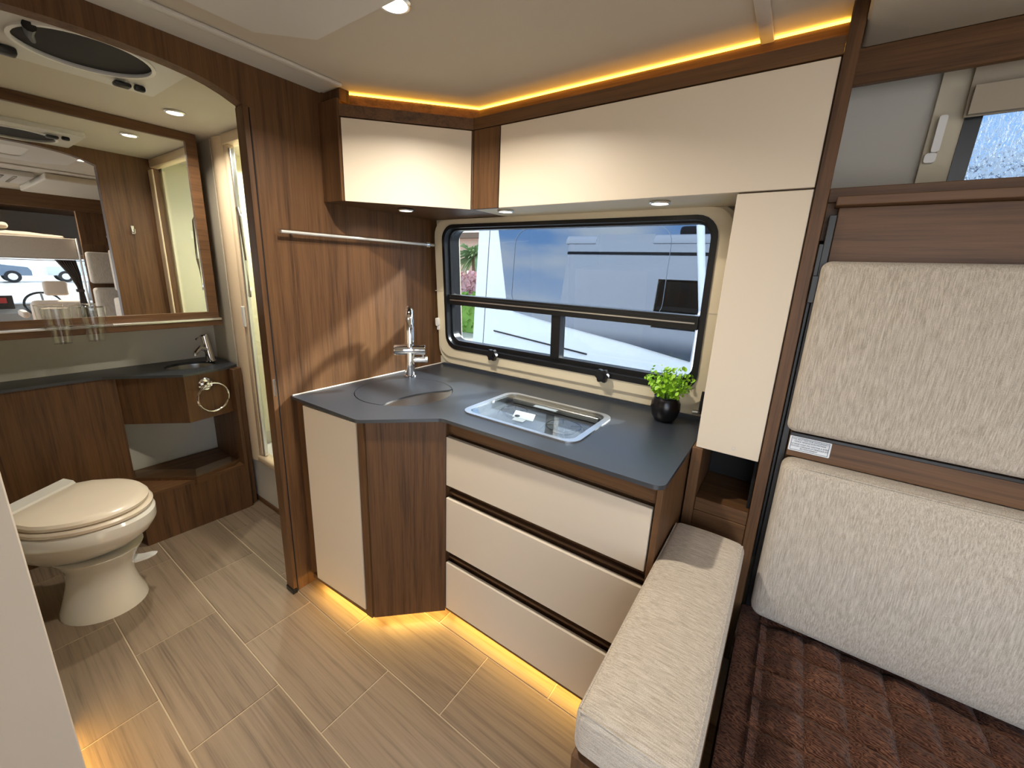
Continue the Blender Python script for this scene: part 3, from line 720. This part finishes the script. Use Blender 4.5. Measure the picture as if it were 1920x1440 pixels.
st = thing('sofa_seat', 'sofa bed seat base hidden under the brown quilt', 'sofa', (.65, 1.0, 0))
bx('seat_box', wood_x, st, .02, 1.32, .62, 1.36, .05, .30)
bx('mattress', fab_h, st, .022, 1.32, .60, 1.36, .3005, .425, bev=.02, seg=3)
def quilt(bm):
    NX, NY = 230, 150; x0, x1, y0, y1 = .0195, 1.322, .575, 1.358
    g = [[None]*(NY+1) for _ in range(NX+1)]
    for i in range(NX+1):
        for j in range(NY+1):
            x = x0+(x1-x0)*i/NX; y = y0+(y1-y0)*j/NY
            s = .088
            a = (x-.095)/s; b = (y-.04*math.sin(6*x))/(s*1.05)
            fa_ = abs(a-round(a)); fb_ = abs(b-round(b))
            h = .016*min(1, (min(fa_, .5)*4.5))**.6*min(1, fb_*4.5)**.6
            if x < .075: h = .006*abs(math.sin((x-.0195)/.0555*PI))**.6
            h += .001*math.sin(190*y+60*x+3*math.sin(23*x)+4*math.sin(17*y))+.003*math.sin(31*x+5*math.sin(13*y))
            z = .4262+max(.0, h+.004)
            g[i][j] = bm.verts.new((x, y, z))
    for i in range(NX):
        for j in range(NY): bm.faces.new((g[i][j], g[i+1][j], g[i+1][j+1], g[i][j+1]))
    # skirt down the front
    for i in range(NX):
        a, b = g[i][0], g[i+1][0]
        c = bm.verts.new((b.co.x, .572, .36)); d = bm.verts.new((a.co.x, .572, .36)); bm.faces.new((a, d, c, b))
tag(obj('quilt', BM(quilt), plush_m), 'dark brown plush quilted blanket spread over the sofa seat', 'blanket')

# overhead valance above the sofa
va = thing('overhead_valance', 'walnut board running under the ceiling above the sofa window', 'valance', (.65, 1.51, 1.96))
bx('front_board', wood_x, va, .0185, 1.335, 1.50, 1.52, 1.956, 2.040)
bx('ceiling_panel', liner, va, .0185, 1.335, .76, 1.4995, 2.036, 2.0885, bev=.012, seg=3)
bx('top_strip', liner, va, .0185, 1.335, 1.5205, 1.54, 2.0, 2.0885)

# ================================================================== WASHROOM
van = thing('washroom_vanity', 'walnut washroom vanity with angled drawer front and open shelf', 'vanity', (-2.7, .5, 0))
bow = [(-2.735, .483), (-2.522, .705), (-2.552, .895), (-2.582, .958)]
pl('left_panel', wood_v, van, rect(-.45, .487, 0.0, .855), [], -.012, 0, YZ(-2.728))
pl('drawer_front', wood_v, van, [(-2.74, .487)]+bow[1:]+[(-2.60, .958), (-2.57, .888), (-2.54, .71), (-2.755, .487)], [], .603, .8555, ID)
pl('lower_panel', wood_v, van, [(-2.728, .45), (-2.522, .45), (-2.505, .926), (-2.52, .926), (-2.536, .464), (-2.728, .464)], [], 0, .268, ID)
pl('shelf', wood_y, van, [(-2.88, .495), (-2.727, .495), (-2.727, .451), (-2.523, .451), (-2.512, .69), (-2.505, .925), (-2.88, .925)], [], .2685, .282, ID)
rl = [(-2.73, .487), (-2.503, .69), (-2.533, .885), (-2.565, .925)]
pl('shelf_lip', wood_y, van, rl+[(p[0]-.012, p[1]) for p in rl[::-1]], [], .255, .30, ID)
pl('shelf_guard', acryl, van, [(p[0]-.002, p[1]) for p in rl]+[(p[0]-.006, p[1]) for p in rl[::-1]], [], .30, .345, ID)
bx('side_panel', wood_v, van, -2.88, -2.507, .9265, .945, 0, .8555)
bx('end_trim', wood_v, van, -2.88, -2.53, .9455, .98, 0, .8555)
bx('compartment_side', wood_v, van, -2.88, -2.741, .475, .487, .282, .8555)
vt = tag(pl('vanity_top', counter_m, None, [(-2.895, -.45), (-2.712, -.45), (-2.715, .44), (-2.505, .70), (-2.535, .905), (-2.575, .975), (-2.895, .98)], [[(-2.712+.095*math.cos(t), .80+.118*math.sin(t)) for t in [2*PI*i/32 for i in range(32)]]], .857, .8705, ID), 'black washroom worktop with a small oval basin cut out', 'countertop')
ba = thing('washroom_basin', 'small oval steel basin set in the black washroom worktop', 'basin', (-2.712, .80, .76))
def basin(bm):
    R = []
    for s, z in ((1.0, .857), (.97, .83), (.9, .79), (.7, .768), (.3, .762)):
        R.append([(-2.712+.098*s*math.cos(2*PI*i/32), .80+.121*s*math.sin(2*PI*i/32), z-.0005) for i in range(32)])
    loft(bm, R, cap=False); bm.faces.new([bm.verts[:][-32+i] for i in range(32)]) if False else None
b = bmesh.new(); basin(b); b.verts.ensure_lookup_table(); b.faces.new([b.verts[i] for i in range(128, 160)])
obj('bowl', b, steel, ba)
obj('drain', BM(lathe, [(.018, 0), (.018, .004), (.0001, .004)], (-2.712, .80, .7625), 16), chrome, ba)
# washroom tap
TX, TY = -2.755, .915
tp = thing('washroom_tap', 'short chrome mixer tap beside the washroom basin', 'faucet', (TX, TY, .8705))
ax = Vector((-.06, -.06, 1)).normalized()
T0 = Vector((TX, TY, .8705)); T1 = T0+Vector((-.012, -.014, .15))
tb('body', chrome, tp, [T0, T0+(T1-T0)*.04, T1], [.027, .0215, .0215], 20)
tb('spout', chrome, tp, [T0+(T1-T0)*.42, T0+(T1-T0)*.52+Vector((.028, -.045, .01)), T0+(T1-T0)*.46+Vector((.05, -.08, -.006))], [.014, .0125, .011], 14)
obj('aerator', BM(tube, [T0+(T1-T0)*.46+Vector((.05, -.08, -.006)), T0+(T1-T0)*.46+Vector((.052, -.083, -.02))], .009, 12), steel, tp)
tb('lever', chrome, tp, [T1-Vector((0, 0, .012)), T1+Vector((.02, -.03, -.004)), T1+Vector((.036, -.052, -.012))], [.008, .006, .005], 10)
obj('cap', BM(tube, [T1, T1+(T1-T0).normalized()*.006], [.0215, .018], 20), chrome, tp)
# towel ring
rg = thing('towel_ring', 'chrome towel ring hanging on the vanity drawer front', 'towel ring', (-2.53, .80, .80))
nrm = Vector((.988, .155, 0)).normalized(); tx = Vector((-nrm.y, nrm.x, 0))
c0 = Vector((-2.537, .80, .795))
Mr = Matrix.Translation(c0) @ nrm.to_track_quat('Z', 'Y').to_matrix().to_4x4()
obj('rosette', BM(lathe, [(.036, .002), (.036, .006), (.030, .011), (.026, .009), (.018, .013), (.012, .03), (.0001, .033)], (0, 0, 0), 28, Mr), chrome, rg)
rc_ = c0+nrm*.026+Vector((0, 0, -.074))+tx*.02
tb('ring', chrome, rg, [rc_+.078*(math.cos(2*PI*i/40)*tx+math.sin(2*PI*i/40)*Vector((0, 0, 1))) for i in range(40)], .0052, 10, True)

# mirror cabinet
mc = thing('mirror_cabinet', 'walnut framed washroom mirror reflecting the front of the motorhome', 'mirror', (-2.7, .3, 1.1))
XM = -2.612
bx('cabinet_body', wood_y, mc, -2.895, XM-.006, -.45, .925, 1.11, 2.046)
pl('frame', wood_y, mc, rect(-.45, .93, 1.128, 2.048), [rect(-.40, .884, 1.172, 2.008)], -.006, .012, YZ(XM-.001))
pl('mirror_glass', mirror_m, mc, rect(-.405, .888, 1.168, 2.012), [], -.0055, .0, YZ(XM))
bx('lower_board', wood_y, mc, -2.63, -2.575, -.45, .935, 1.10, 1.1275)
bx('metal_rail', alu, mc, -2.5985, -2.572, -.45, .932, 1.128, 1.1405, bev=.003, seg=2)
cup_h = thing('cup_holder', 'clear acrylic two cup holder clipped to the mirror rail', 'cup holder', (-2.54, .37, 1.14))
pl('tray', acryl, cup_h, [(-2.572, .262), (-2.572, .485), (-2.49, .475), (-2.49, .268)], [circ(-2.53, .315, .036, 24), circ(-2.53, .42, .036, 24)], 1.141, 1.149, ID)
bx('clip', acryl, cup_h, -2.5715, -2.567, .30, .45, 1.125, 1.1405)
def cup(y, label):
    t = thing('tumbler', label, 'cup', (-2.53, y, 1.075), 'clear tumblers under the mirror')
    obj('glass_wall', BM(lathe, [(.0001, .001), (.0285, .001), (.0345, .066), (.036, .0745), (.0425, .076), (.0455, .150)], (-2.53, y, 1.075), 26), acryl, t)
    tb('rim', acryl, t, [(-2.53+.0455*math.cos(2*PI*i/26), y+.0455*math.sin(2*PI*i/26), 1.225) for i in range(26)], .0012, 5, True)
cup(.315, 'left of the two clear tumblers hanging in the mirror rail holder')
cup(.42, 'right of the two clear tumblers hanging in the mirror rail holder')

# toilet
tl = thing('toilet', 'cream washroom toilet with closed beige lid and foot pedal', 'toilet', (-2.2, .21, 0))
AX = Vector((.80, .60)); AY = Vector((-.60, .80)); HC = Vector((-2.378, .108))     # hinge centre
def TP(a, b, z): p = HC+AX*a+AY*b; return (p.x, p.y, z)
def dshape(L, Wd, back, k=36, sh=0):   # D outline: straight back at a=back, round front
    P = []
    n_ = 28
    for i in range(n_+1):
        t = -PI/2+PI*i/n_; P.append((back+(L-back)*(.38)+(L-back)*.62*math.cos(t), Wd/2*math.sin(t)))
    P += [(back+(L-back)*.12, Wd/2*.90), (back, Wd/2*.74), (back, 0), (back, -Wd/2*.74), (back+(L-back)*.12, -Wd/2*.90)]
    return P
def dring(L, Wd, back, z): return [TP(a, b, z) for a, b in dshape(L, Wd, back)]
obj('lid', BM(loft, [dring(.405, .355, .05, .462), dring(.415, .365, .045, .466), dring(.417, .367, .043, .478), dring(.405, .355, .05, .488), dring(.375, .32, .07, .494), dring(.30, .22, .12, .498)]), lidm, tl)
obj('seat', BM(loft, [dring(.42, .368, .04, .437), dring(.428, .378, .035, .441), dring(.43, .38, .035, .453), dring(.422, .37, .04, .4605)]), lidm, tl)
obj('bowl', BM(loft, [dring(.20, .16, .02, .235), dring(.30, .235, .0, .27), dring(.375, .30, -.02, .31), dring(.42, .36, -.03, .35), dring(.437, .388, -.035, .38), dring(.44, .392, -.035, .39), dring(.44, .388, -.035, .425), dring(.43, .378, -.03, .4355)]), porc, tl)
def base_ring(r, z, oa, st_=1.15): return [TP(.22+oa+r*st_*math.cos(2*PI*i/32), r*math.sin(2*PI*i/32), z) for i in range(32)]
obj('pedestal', BM(loft, [base_ring(.128, 0, -.02), base_ring(.125, .02, -.02), base_ring(.110, .07, -.02), base_ring(.098, .13, -.015), base_ring(.095, .18, -.01), base_ring(.105, .22, 0), base_ring(.13, .27, 0)]), porc, tl)
def deck(bm):
    P = [(-.03, -.17), (-.03, .17), (.03, .155), (.045, .12), (.045, -.12), (.03, -.155)]
    loft(bm, [[TP(a, b, .4365) for a, b in P], [TP(a, b, .47) for a, b in P], [TP(a*.9, b*.93, .493) for a, b in P]])
obj('hinge_deck', BM(deck), porc, tl)
def pedal(bm):
    R = []
    for a, b, w, z, h in ((.22, .10, .03, .20, .045), (.26, .135, .03, .19, .04), (.285, .165, .026, .178, .022), (.33, .20, .022, .184, .012), (.375, .225, .014, .192, .009)):
        p = HC+AX*a*1.0+AY*b*1.0
        R.append([(p.x-w*.5+.2*w, p.y-w, z-h/2), (p.x+w*.5, p.y-w*.6, z-h/2), (p.x+w*.5, p.y-w*.6, z+h/2), (p.x-w*.3, p.y+w*.5, z+h/2)])
    loft(bm, R)
def pedal2(bm):
    c0_ = Vector((-2.25, .285, .16)); dirp = Vector((.62, .78, 0)).normalized(); sd_ = Vector((-dirp.y, dirp.x, 0))
    R = []
    for d, w, z, h in ((-.03, .03, .165, .05), (.02, .03, .16, .05), (.05, .024, .148, .026), (.09, .026, .150, .012), (.13, .024, .158, .010), (.155, .012, .165, .007)):
        p = c0_+dirp*d; R.append([(p.x-sd_.x*w, p.y-sd_.y*w, z-h/2), (p.x+sd_.x*w, p.y+sd_.y*w, z-h/2), (p.x+sd_.x*w, p.y+sd_.y*w, z+h/2), (p.x-sd_.x*w, p.y-sd_.y*w, z+h/2)])
    loft(bm, R)
    bmesh.ops.bevel(bm, geom=bm.edges[:], offset=.004, segments=2, affect='EDGES', clamp_overlap=True)
obj('flush_pedal', BM(pedal2), white_p, tl)

# washroom roof vent
rv = thing('roof_vent', 'cream roof vent with a round dark mesh screen in washroom ceiling', 'vent', (-1.87, .41, 2.03))
pl('frame', liner_w, rv, rrect(-2.10, -1.69, .20, .63, .01, 2), [circ(-1.85, .41, .152, 40)], 2.028, 2.0495, ID)
pl('inner_ring', white_p, rv, circ(-1.85, .41, .157, 40), [circ(-1.85, .41, .147, 40)], 2.022, 2.028, ID)
pl('screen', darkfab, rv, circ(-1.85, .41, .151, 40), [], 2.034, 2.038, ID)
bx('crank_knob', black, rv, -2.03, -1.99, .50, .545, 2.008, 2.0215, bev=.006, seg=2)
bx('crank_knob', black, rv, -2.025, -2.0, .555, .585, 2.01, 2.0275, bev=.006, seg=2)
bx('fan_switch', black, rv, -2.035, -1.995, .245, .29, 2.006, 2.0275, bev=.006, seg=2)
tb('fan_arm', black, rv, [(-1.75, .285, 2.018), (-1.80, .29, 2.016), (-1.86, .305, 2.018)], [.014, .01, .006], 10)

# shower
sh = thing('shower_enclosure', 'cream framed shower cubicle beyond the washroom vanity', 'shower', (-2.4, 1.02, 0))
def postb(bm):
    P = [(-2.63, 1.04), (-2.63, 1.016)]+[(-2.55+.075*math.cos(t), 1.016+.03*math.sin(t)) for t in [PI+PI*i/10 for i in range(11)]]+[(-2.47, 1.016), (-2.47, 1.04)]
    plate(bm, P, [], .285, 2.048, ID)
obj('corner_post', BM(postb), postm, sh)
bx('door_jamb', postm, sh, -2.4655, -2.425, .995, 1.03, .335, 2.0, bev=.004, seg=2)
bx('door_edge', alu, sh, -2.424, -2.405, 1.0, 1.02, .335, 1.985, bev=.003)
bx('glass_door', pane_m, sh, -2.404, -1.75, 1.008, 1.012, .335, 1.985, bev=0)
bx('header', postm, sh, -2.465, -1.69, .985, 1.035, 2.0, 2.048, bev=.006, seg=2)
bx('curb_face', wallgrey, sh, -2.63, -1.69, 1.0, 1.04, 0, .285)
bx('curb_cap', postm, sh, -2.475, -1.69, .985, 1.045, .2855, .332, bev=.014, seg=3)
bx('curb_skirt', wood_x, sh, -2.60, -1.69, .992, .9995, 0, .03)
bx('door_jamb', postm, sh, -1.76, -1.69, .975, .9845, .335, 1.985, bev=.003)
bx('hinge', white_p, sh, -2.455, -2.425, .984, .9945, 1.10, 1.21, bev=.003)
tb('grab_handle', chrome, sh, [(-2.375, 1.002, 1.68), (-2.36, .985, 1.70), (-2.32, .975, 1.66), (-2.30, .975, 1.45), (-2.32, .98, 1.27), (-2.36, 1.0, 1.31)], .008, 10)
bx('shower_shelf', white_p, sh, -2.87, -2.2, 1.50, 1.599, .85, .88, bev=.01, seg=2)
hk = thing('coat_hook', 'small steel double hook on the washroom side of the partition', 'hook', (XP-.05, .85, 1.6))
bx('plate', alu, hk, XP-.058, XP-.0505, .842, .858, 1.585, 1.635, bev=.002)
tb('prong', alu, hk, [(XP-.056, .85, 1.60), (XP-.085, .85, 1.592), (XP-.09, .85, 1.615)], .005, 8)

# near left: fridge cabinet
fc = thing('fridge_cabinet', 'plain cream cabinet side panel at the lower left edge of the photo', 'cabinet', (-1.45, -.25, 0))
bx('body', cream_w, fc, -1.632, -1.0, -.495, .0235, .06, 1.30, bev=.002)
bx('toe_board', wood_y, fc, -1.632, -1.08, -.495, -.06, 0, .0595)
bx('light_strip', led_f, fc, -1.60, -1.05, -.02, -.012, .050, .0585, bev=0)

# ================================================================== FRONT OF THE MOTORHOME (seen in the mirror)
# cab shell
cs = struct(bx('wall_cab', dashm, None, 2.6, 4.3, 1.62, 1.70, -.45, .72, bev=0)); cs.name = 'wall_cab'
struct(bx('wall_cab_right', dashm, None, 2.6, 4.3, -.62, -.54, -.45, .72, bev=0)).name = 'wall_cab.001'
ob = thing('overhead_bunk', 'beige fronted bunk over the driving cab, seen in the washroom mirror', 'bunk', (2.6, .6, 1.37))
bx('front_board', fab_h, ob, 2.0, 2.05, -.5, 1.185, 1.385, 1.62, bev=.005)
bx('base', liner, ob, 2.0501, 4.0, -.5, 1.60, 1.385, 1.43, bev=0)
bx('lower_trim', alu, ob, 1.995, 2.05, -.5, 1.185, 1.375, 1.3845, bev=0)
bx('end_rail', white_p, ob, 1.96, 2.0, 1.186, 1.20, .8, 1.625, bev=.004)
bx('roof_liner', wood_y, ob, 2.601, 4.0, -.5, 1.64, 2.0, 2.16, bev=0)
bx('nose', silver, ob, 4.0, 4.05, -.6, 1.7, 1.385, 2.16, bev=0)
bx('side_wall', silver, ob, 2.601, 4.0, 1.645, 1.70, 1.385, 2.16, bev=0)
bx('side_wall', silver, ob, 2.601, 4.0, -.6, -.545, 1.385, 2.16, bev=0)
bx('bulkhead', wood_y, ob, 1.8, 1.83, -.5, 1.62, 1.93, 2.0885)
bd = thing('bedding', 'rumpled beige bedding on the overhead bunk, seen in the mirror', 'bedding', (2.6, .5, 1.63))
def bed(bm):
    vs = box(bm, 2.08, 3.9, -.45, 1.12, 1.4305, 1.66, .03, 3)
    bmesh.ops.subdivide_edges(bm, edges=[e for e in bm.edges if e.calc_length() > .2], cuts=10, use_grid_fill=True)
    for v in bm.verts:
        if v.co.z > 1.6: v.co.z += .02*math.sin(9*v.co.y+5*v.co.x)*math.cos(7*v.co.x)
obj('mattress', BM(bed), linen, bd)
obj('pillow', BM(box, 2.12, 2.45, -.3, .70, 1.69, 1.76, .03, 3), linen, bd)
sc_ = thing('side_cupboard', 'walnut wardrobe side beyond the sofa, seen in the mirror', 'cupboard', (1.8, 1.4, 0))
bx('side_panel', wood_v, sc_, 1.84, 1.90, 1.21, 1.62, 0.0, 2.0885)
for z in (.95, 1.12, 1.30): bx('step', white_p, sc_, 1.805, 1.839, 1.212, 1.25, z, z+.05, bev=.003)
cp = cushion('upper_seat_cushion', 'upper white seat back cushion beyond the sofa, seen in the mirror', 1.50, 1.62, 1.175, 1.58, 1.12, 1.475, .025, fab_v, (1.56, 1.38, 1.12), [])
cp = cushion('lower_seat_cushion', 'lower white seat back cushion beyond the sofa, seen in the mirror', 1.48, 1.62, 1.18, 1.58, .62, 1.07, .035, fab_v, (1.56, 1.38, .62), [])
sb2 = tag(bx('seat_back_board', wood_v, None, 1.625, 1.66, 1.17, 1.60, 0, 1.56), 'walnut board behind the white seat back cushions in the mirror', 'panel')
# driver's seat
ds = thing('driver_seat', 'beige driver seat with headrest in front of windscreen, seen in mirror', 'seat', (2.85, 1.05, 0))
obj('headrest', BM(box, 2.80, 2.90, .935, 1.165, .90, 1.085, .035, 4), leather, ds)
for y in (.99, 1.11): tb('headrest_post', chrome, ds, [(2.85, y, .82), (2.85, y, .91)], .007, 8)
obj('backrest', BM(box, 2.78, 2.92, .79, 1.31, .25, .84, .06, 4), leather, ds)
obj('cushion', BM(box, 2.9, 3.4, .80, 1.30, .12, .27, .05, 3), leather, ds)
bx('pedestal', blackm, ds, 2.9, 3.3, .9, 1.2, 0, .12, bev=.01)
obj('armrest', BM(box, 2.85, 3.2, .70, .77, .62, .70, .025, 3), leather, ds)
db = thing('dashboard', 'grey dashboard below the windscreen, seen in the washroom mirror', 'dashboard', (3.8, .6, .4))
def dash(bm): plate(bm, [(3.55, .1), (3.50, .62), (3.62, .74), (4.15, .72), (4.2, .1)], [], -.53, 1.61, lambda u, v, w: (u, w, v))
obj('dash_body', BM(dash), dashm, db)
bx('screen', black, db, 3.56, 3.575, .48, .72, .66, .86, bev=.004)
bx('screen_picture', redm, db, 3.553, 3.5599, .58, .66, .76, .83, bev=0)
sw_ = thing('steering_wheel', 'black steering wheel beside the driver seat, seen in the mirror', 'steering wheel', (3.42, 1.0, .72))
cs_ = Vector((3.42, .98, .74)); nn_ = Vector((-.85, 0, .52)).normalized(); ss = Vector((0, 1, 0)); tt_ = nn_.cross(ss)
tb('rim', black, sw_, [cs_+.185*(math.cos(2*PI*i/32)*ss+math.sin(2*PI*i/32)*tt_) for i in range(32)], .014, 10, True)
tb('column', black, sw_, [cs_-nn_*.005, cs_-nn_*.10], .045, 14)
for a in (0, PI*.5, PI): tb('spoke', dashm, sw_, [cs_, cs_-.18*(math.cos(a)*ss+math.sin(a)*tt_)], .012, 8)
wsr = tag(thing('window_3', 'windscreen of the motorhome seen in the washroom mirror', 'window', (4.0, .5, .75)), kind='structure')
def wsM(u, v, w): return (4.22-(v-.72)*.75+w, u, v)
pl('pane', tint_m, wsr, rect(-.5, 1.6, .72, 1.385), [], 0, .005, wsM)
for y in (-.54, 1.57): pl('pillar', dashm, wsr, rect(y, y+.05, .70, 1.385), [], -.02, .03, wsM)
pl('wiper_band', black, wsr, rect(-.5, 1.6, 1.335, 1.345), [], -.012, -.004, wsM)
cu_ = thing('curtain', 'dark brown pleated curtain tied back beside the windscreen, in the mirror', 'curtain', (2.3, 1.15, .6))
def curtain(bm):
    n = 36; R = []
    for z, ya, yb, xx in ((1.37, 1.0, 1.18, 2.16), (1.2, 1.09, 1.195, 2.15), (1.05, 1.14, 1.195, 2.15), (.98, 1.15, 1.195, 2.15), (.85, 1.14, 1.205, 2.15), (.55, 1.12, 1.205, 2.15)):
        R.append([bm.verts.new((xx+.016*math.sin(i*1.35), ya+(yb-ya)*i/n, z)) for i in range(n+1)])
    for A_, B_ in zip(R, R[1:]):
        for i in range(n): bm.faces.new((A_[i], A_[i+1], B_[i+1], B_[i]))
o = obj('cloth', BM(curtain), curt, cu_); sm = o.modifiers.new('thickness', 'SOLIDIFY'); sm.thickness = .004
bx('tie', curt, cu_, 2.12, 2.18, 1.13, 1.2, .985, 1.02, bev=.004)
acu = thing('air_conditioner', 'grey ceiling air conditioner grille, seen in the washroom mirror', 'air conditioner', (.3, .55, 2.04))
bx('housing', liner_w, acu, .15, .75, .2, .72, 2.045, 2.0885, bev=.01, seg=2)
for i in range(6): bx('slat', black, acu, .20, .70, .26+.07*i, .28+.07*i, 2.041, 2.0448, bev=0)

# ================================================================== OUTDOORS
GZ = -.75
tag(bx('pavement', ground_m, None, -60, 120, -60, 90, GZ-.1, GZ, bev=0), 'wet pale concrete parking ground outside the windows', 'ground', kind='structure')
NY0 = 3.7
def NV(x, z, n): return (x, NY0+.06*(z-1.4)-n, z)         # side of the neighbour, leaning slightly
nv = thing('neighbour_van', 'white camper van with big dark windows parked outside the kitchen window', 'van', (-.5, 4.7, GZ))
def vanbody(bm):
    prof = [(0, -.35), (.0, 2.0), (.12, 2.28), (.35, 2.36), (1.7, 2.36), (1.95, 2.2), (2.05, 1.8), (2.05, -.35)]
    plate(bm, [(-a, b) for a, b in prof], [], -3.05, 3.4, lambda u, v, w: NV(w, v, u))
obj('body', BM(vanbody), vanwhite, nv)
gl = [(-2.80, 2.0), (-2.62, 1.22), (-2.60, 1.12), (-2.5, 1.03), (-1.94, .945), (-1.2, .85), (-.66, .765), (-.66, 1.2), (-.80, 2.0)]
gl2 = [(-.735, 2.0), (-.60, 1.2), (-.60, .76), (.5, .62), (2.2, .62), (2.2, 2.0)]
sg = pl('side_window', vanglass, nv, gl, [], 0, .012, NV); pl('side_window', vanglass, nv, gl2, [], 0, .012, NV)
pl('window_outline', paneline, sg, rrect(-2.54, -.95, 1.08, 1.88, .15), [rrect(-2.536, -.954, 1.084, 1.876, .147)], .012, .016, NV)
pl('waist_crease', black, nv, [(-2.75, .80), (-1.6, .70), (-1.6, .685), (-2.75, .785)], [], 0, .01, NV)  # dark crease line of the body, drawn as a black strip
pl('panel_gap', blackm, nv, rect(-2.9, -2.893, .2, 2.0), [], 0, .002, NV)
for x in (-2.2, 2.3):
    obj('wheel', BM(lathe, [(.36, 0), (.36, .22), (.0001, .22)], (0, 0, 0), 28, Matrix.Translation((x, NY0+.2, GZ+.36)) @ Matrix.Rotation(PI/2, 4, 'X')), tyre, nv)
# far scenery through the left end of the window
bg_ = thing('far_building', 'pink stucco building behind the palm, left end of kitchen window', 'building', (-16, 20, GZ))
bx('wall', brickm, bg_, -22, -10, 19, 22, GZ, 3.2, bev=0)
for x in (-18.6, -15.9, -13.4): fr_ = bx('window', black, bg_, x, x+.9, 18.93, 19, .2, 1.7, bev=0); bx('pane', vanglass, fr_, x+.1, x+.8, 18.92, 18.93, .3, 1.6, bev=0)
bx('roof', trunk_m, bg_, -22.4, -9.6, 18.6, 22.4, 3.2, 3.5, bev=0)
def palm(x, y, h, label, seed):
    r = random.Random(seed); t = thing('palm_tree', label, 'tree', (x, y, GZ))
    tb('trunk', trunk_m, t, [(x, y, GZ), (x+.05, y, GZ+h*.5), (x, y, GZ+h)], [.16, .13, .12], 10)
    def crown(bm):
        for i in range(150):
            a = r.uniform(0, 2*PI); el = r.uniform(-.5, 1.1); L = r.uniform(.6, 1.05)
            d = Vector((math.cos(a)*math.cos(el), math.sin(a)*math.cos(el), math.sin(el))); s = Vector((-math.sin(a), math.cos(a), 0))
            P = [Vector((x, y, GZ+h))+d*L*f+Vector((0, 0, -.35*f*f)) for f in (0, .3, .6, .85, 1)]
            wv = (.01, .04, .055, .035, .004)
            A_ = [bm.verts.new(p+s*w_) for p, w_ in zip(P, wv)]; B_ = [bm.verts.new(p-s*w_-Vector((0, 0, .05))) for p, w_ in zip(P, wv)]
            for j in range(4): bm.faces.new((A_[j], A_[j+1], B_[j+1], B_[j]))
    tag(obj('fronds', BM(crown), palm_m, t, smooth=False), kind='stuff')
palm(-11.25, 13.5, 2.75, 'palm tree seen through the left end of the kitchen window', 1)
def hedge(x0, x1, y0, y1, z1, name, label, seed, mat=None, cat='hedge'):
    mat = mat or hedge_m
    r = random.Random(seed)
    def f(bm):
        for i in range(1600):
            p = Vector((r.uniform(x0, x1), r.uniform(y0, y1), GZ+r.uniform(.02, 1)*(z1-GZ))); leaf_shape(bm, p, Vector((r.uniform(-1, 1), r.uniform(-1, .3), r.uniform(-.2, 1))), .09)
    t = thing(name, label, cat, ((x0+x1)/2, (y0+y1)/2, GZ))
    tag(obj('foliage', BM(f), mat, t, smooth=False), kind='stuff')
    bx('hedge_core', mat, t, x0+.1, x1-.1, y0+.1, y1-.1, GZ, z1-.12, bev=.02)
hedge(-13.5, -8.2, 11.0, 12.0, .62, 'hedge', 'clipped green hedge outside, left end of the kitchen window', 5)
hedge(-12.0, -8.8, 12.3, 12.42, 1.35, 'flowering_shrub', 'pink flowering shrub below the palm, left end of the kitchen window', 6, bloom_m, 'shrub')
carm = plain('blue_grey_car_paint', srgb(108, 126, 146), .3, coat=.4)
def car(x, y, rz, mat, label):
    t = thing('parked_pickup', label, 'car', (x, y, GZ))
    def body(bm):
        P = [(-2.7, .5), (-2.7, 1.15), (-1.0, 1.2), (-.75, 1.85), (.75, 1.88), (1.35, 1.25), (2.55, 1.1), (2.7, .85), (2.7, .5)]
        plate(bm, P, [], -.95, .95, lambda u, v, w: (x+w, y+u, GZ+v))
    obj('body', BM(body), mat, t)
    gb = BM(plate, [(-.6, 1.28), (-.5, 1.75), (.65, 1.78), (1.1, 1.28)], [], -.97, .97, lambda u, v, w: (x+w, y+u, GZ+v)); obj('side_windows', gb, vanglass, t)
    for u in (-1.75, 1.75):
        for s in (-.98, .76):
            wl_ = obj('wheel', BM(lathe, [(.42, 0), (.42, .22), (.0001, .22)], (0, 0, 0), 24, Matrix.Translation((x+s, y+u, GZ+.42)) @ Matrix.Rotation(PI/2, 4, 'Y')), tyre, t)
            obj('hub', BM(lathe, [(.24, -.01), (.24, .23), (.0001, .23)], (0, 0, 0), 16, Matrix.Translation((x+s, y+u, GZ+.42)) @ Matrix.Rotation(PI/2, 4, 'Y')), alu, wl_)
car(42, 2.3, 0, carm, 'pale pickup truck through the windscreen, left in the mirror')
car(43, 8.6, 0, vanwhite, 'white pickup truck through the windscreen, near the curtain in the mirror')
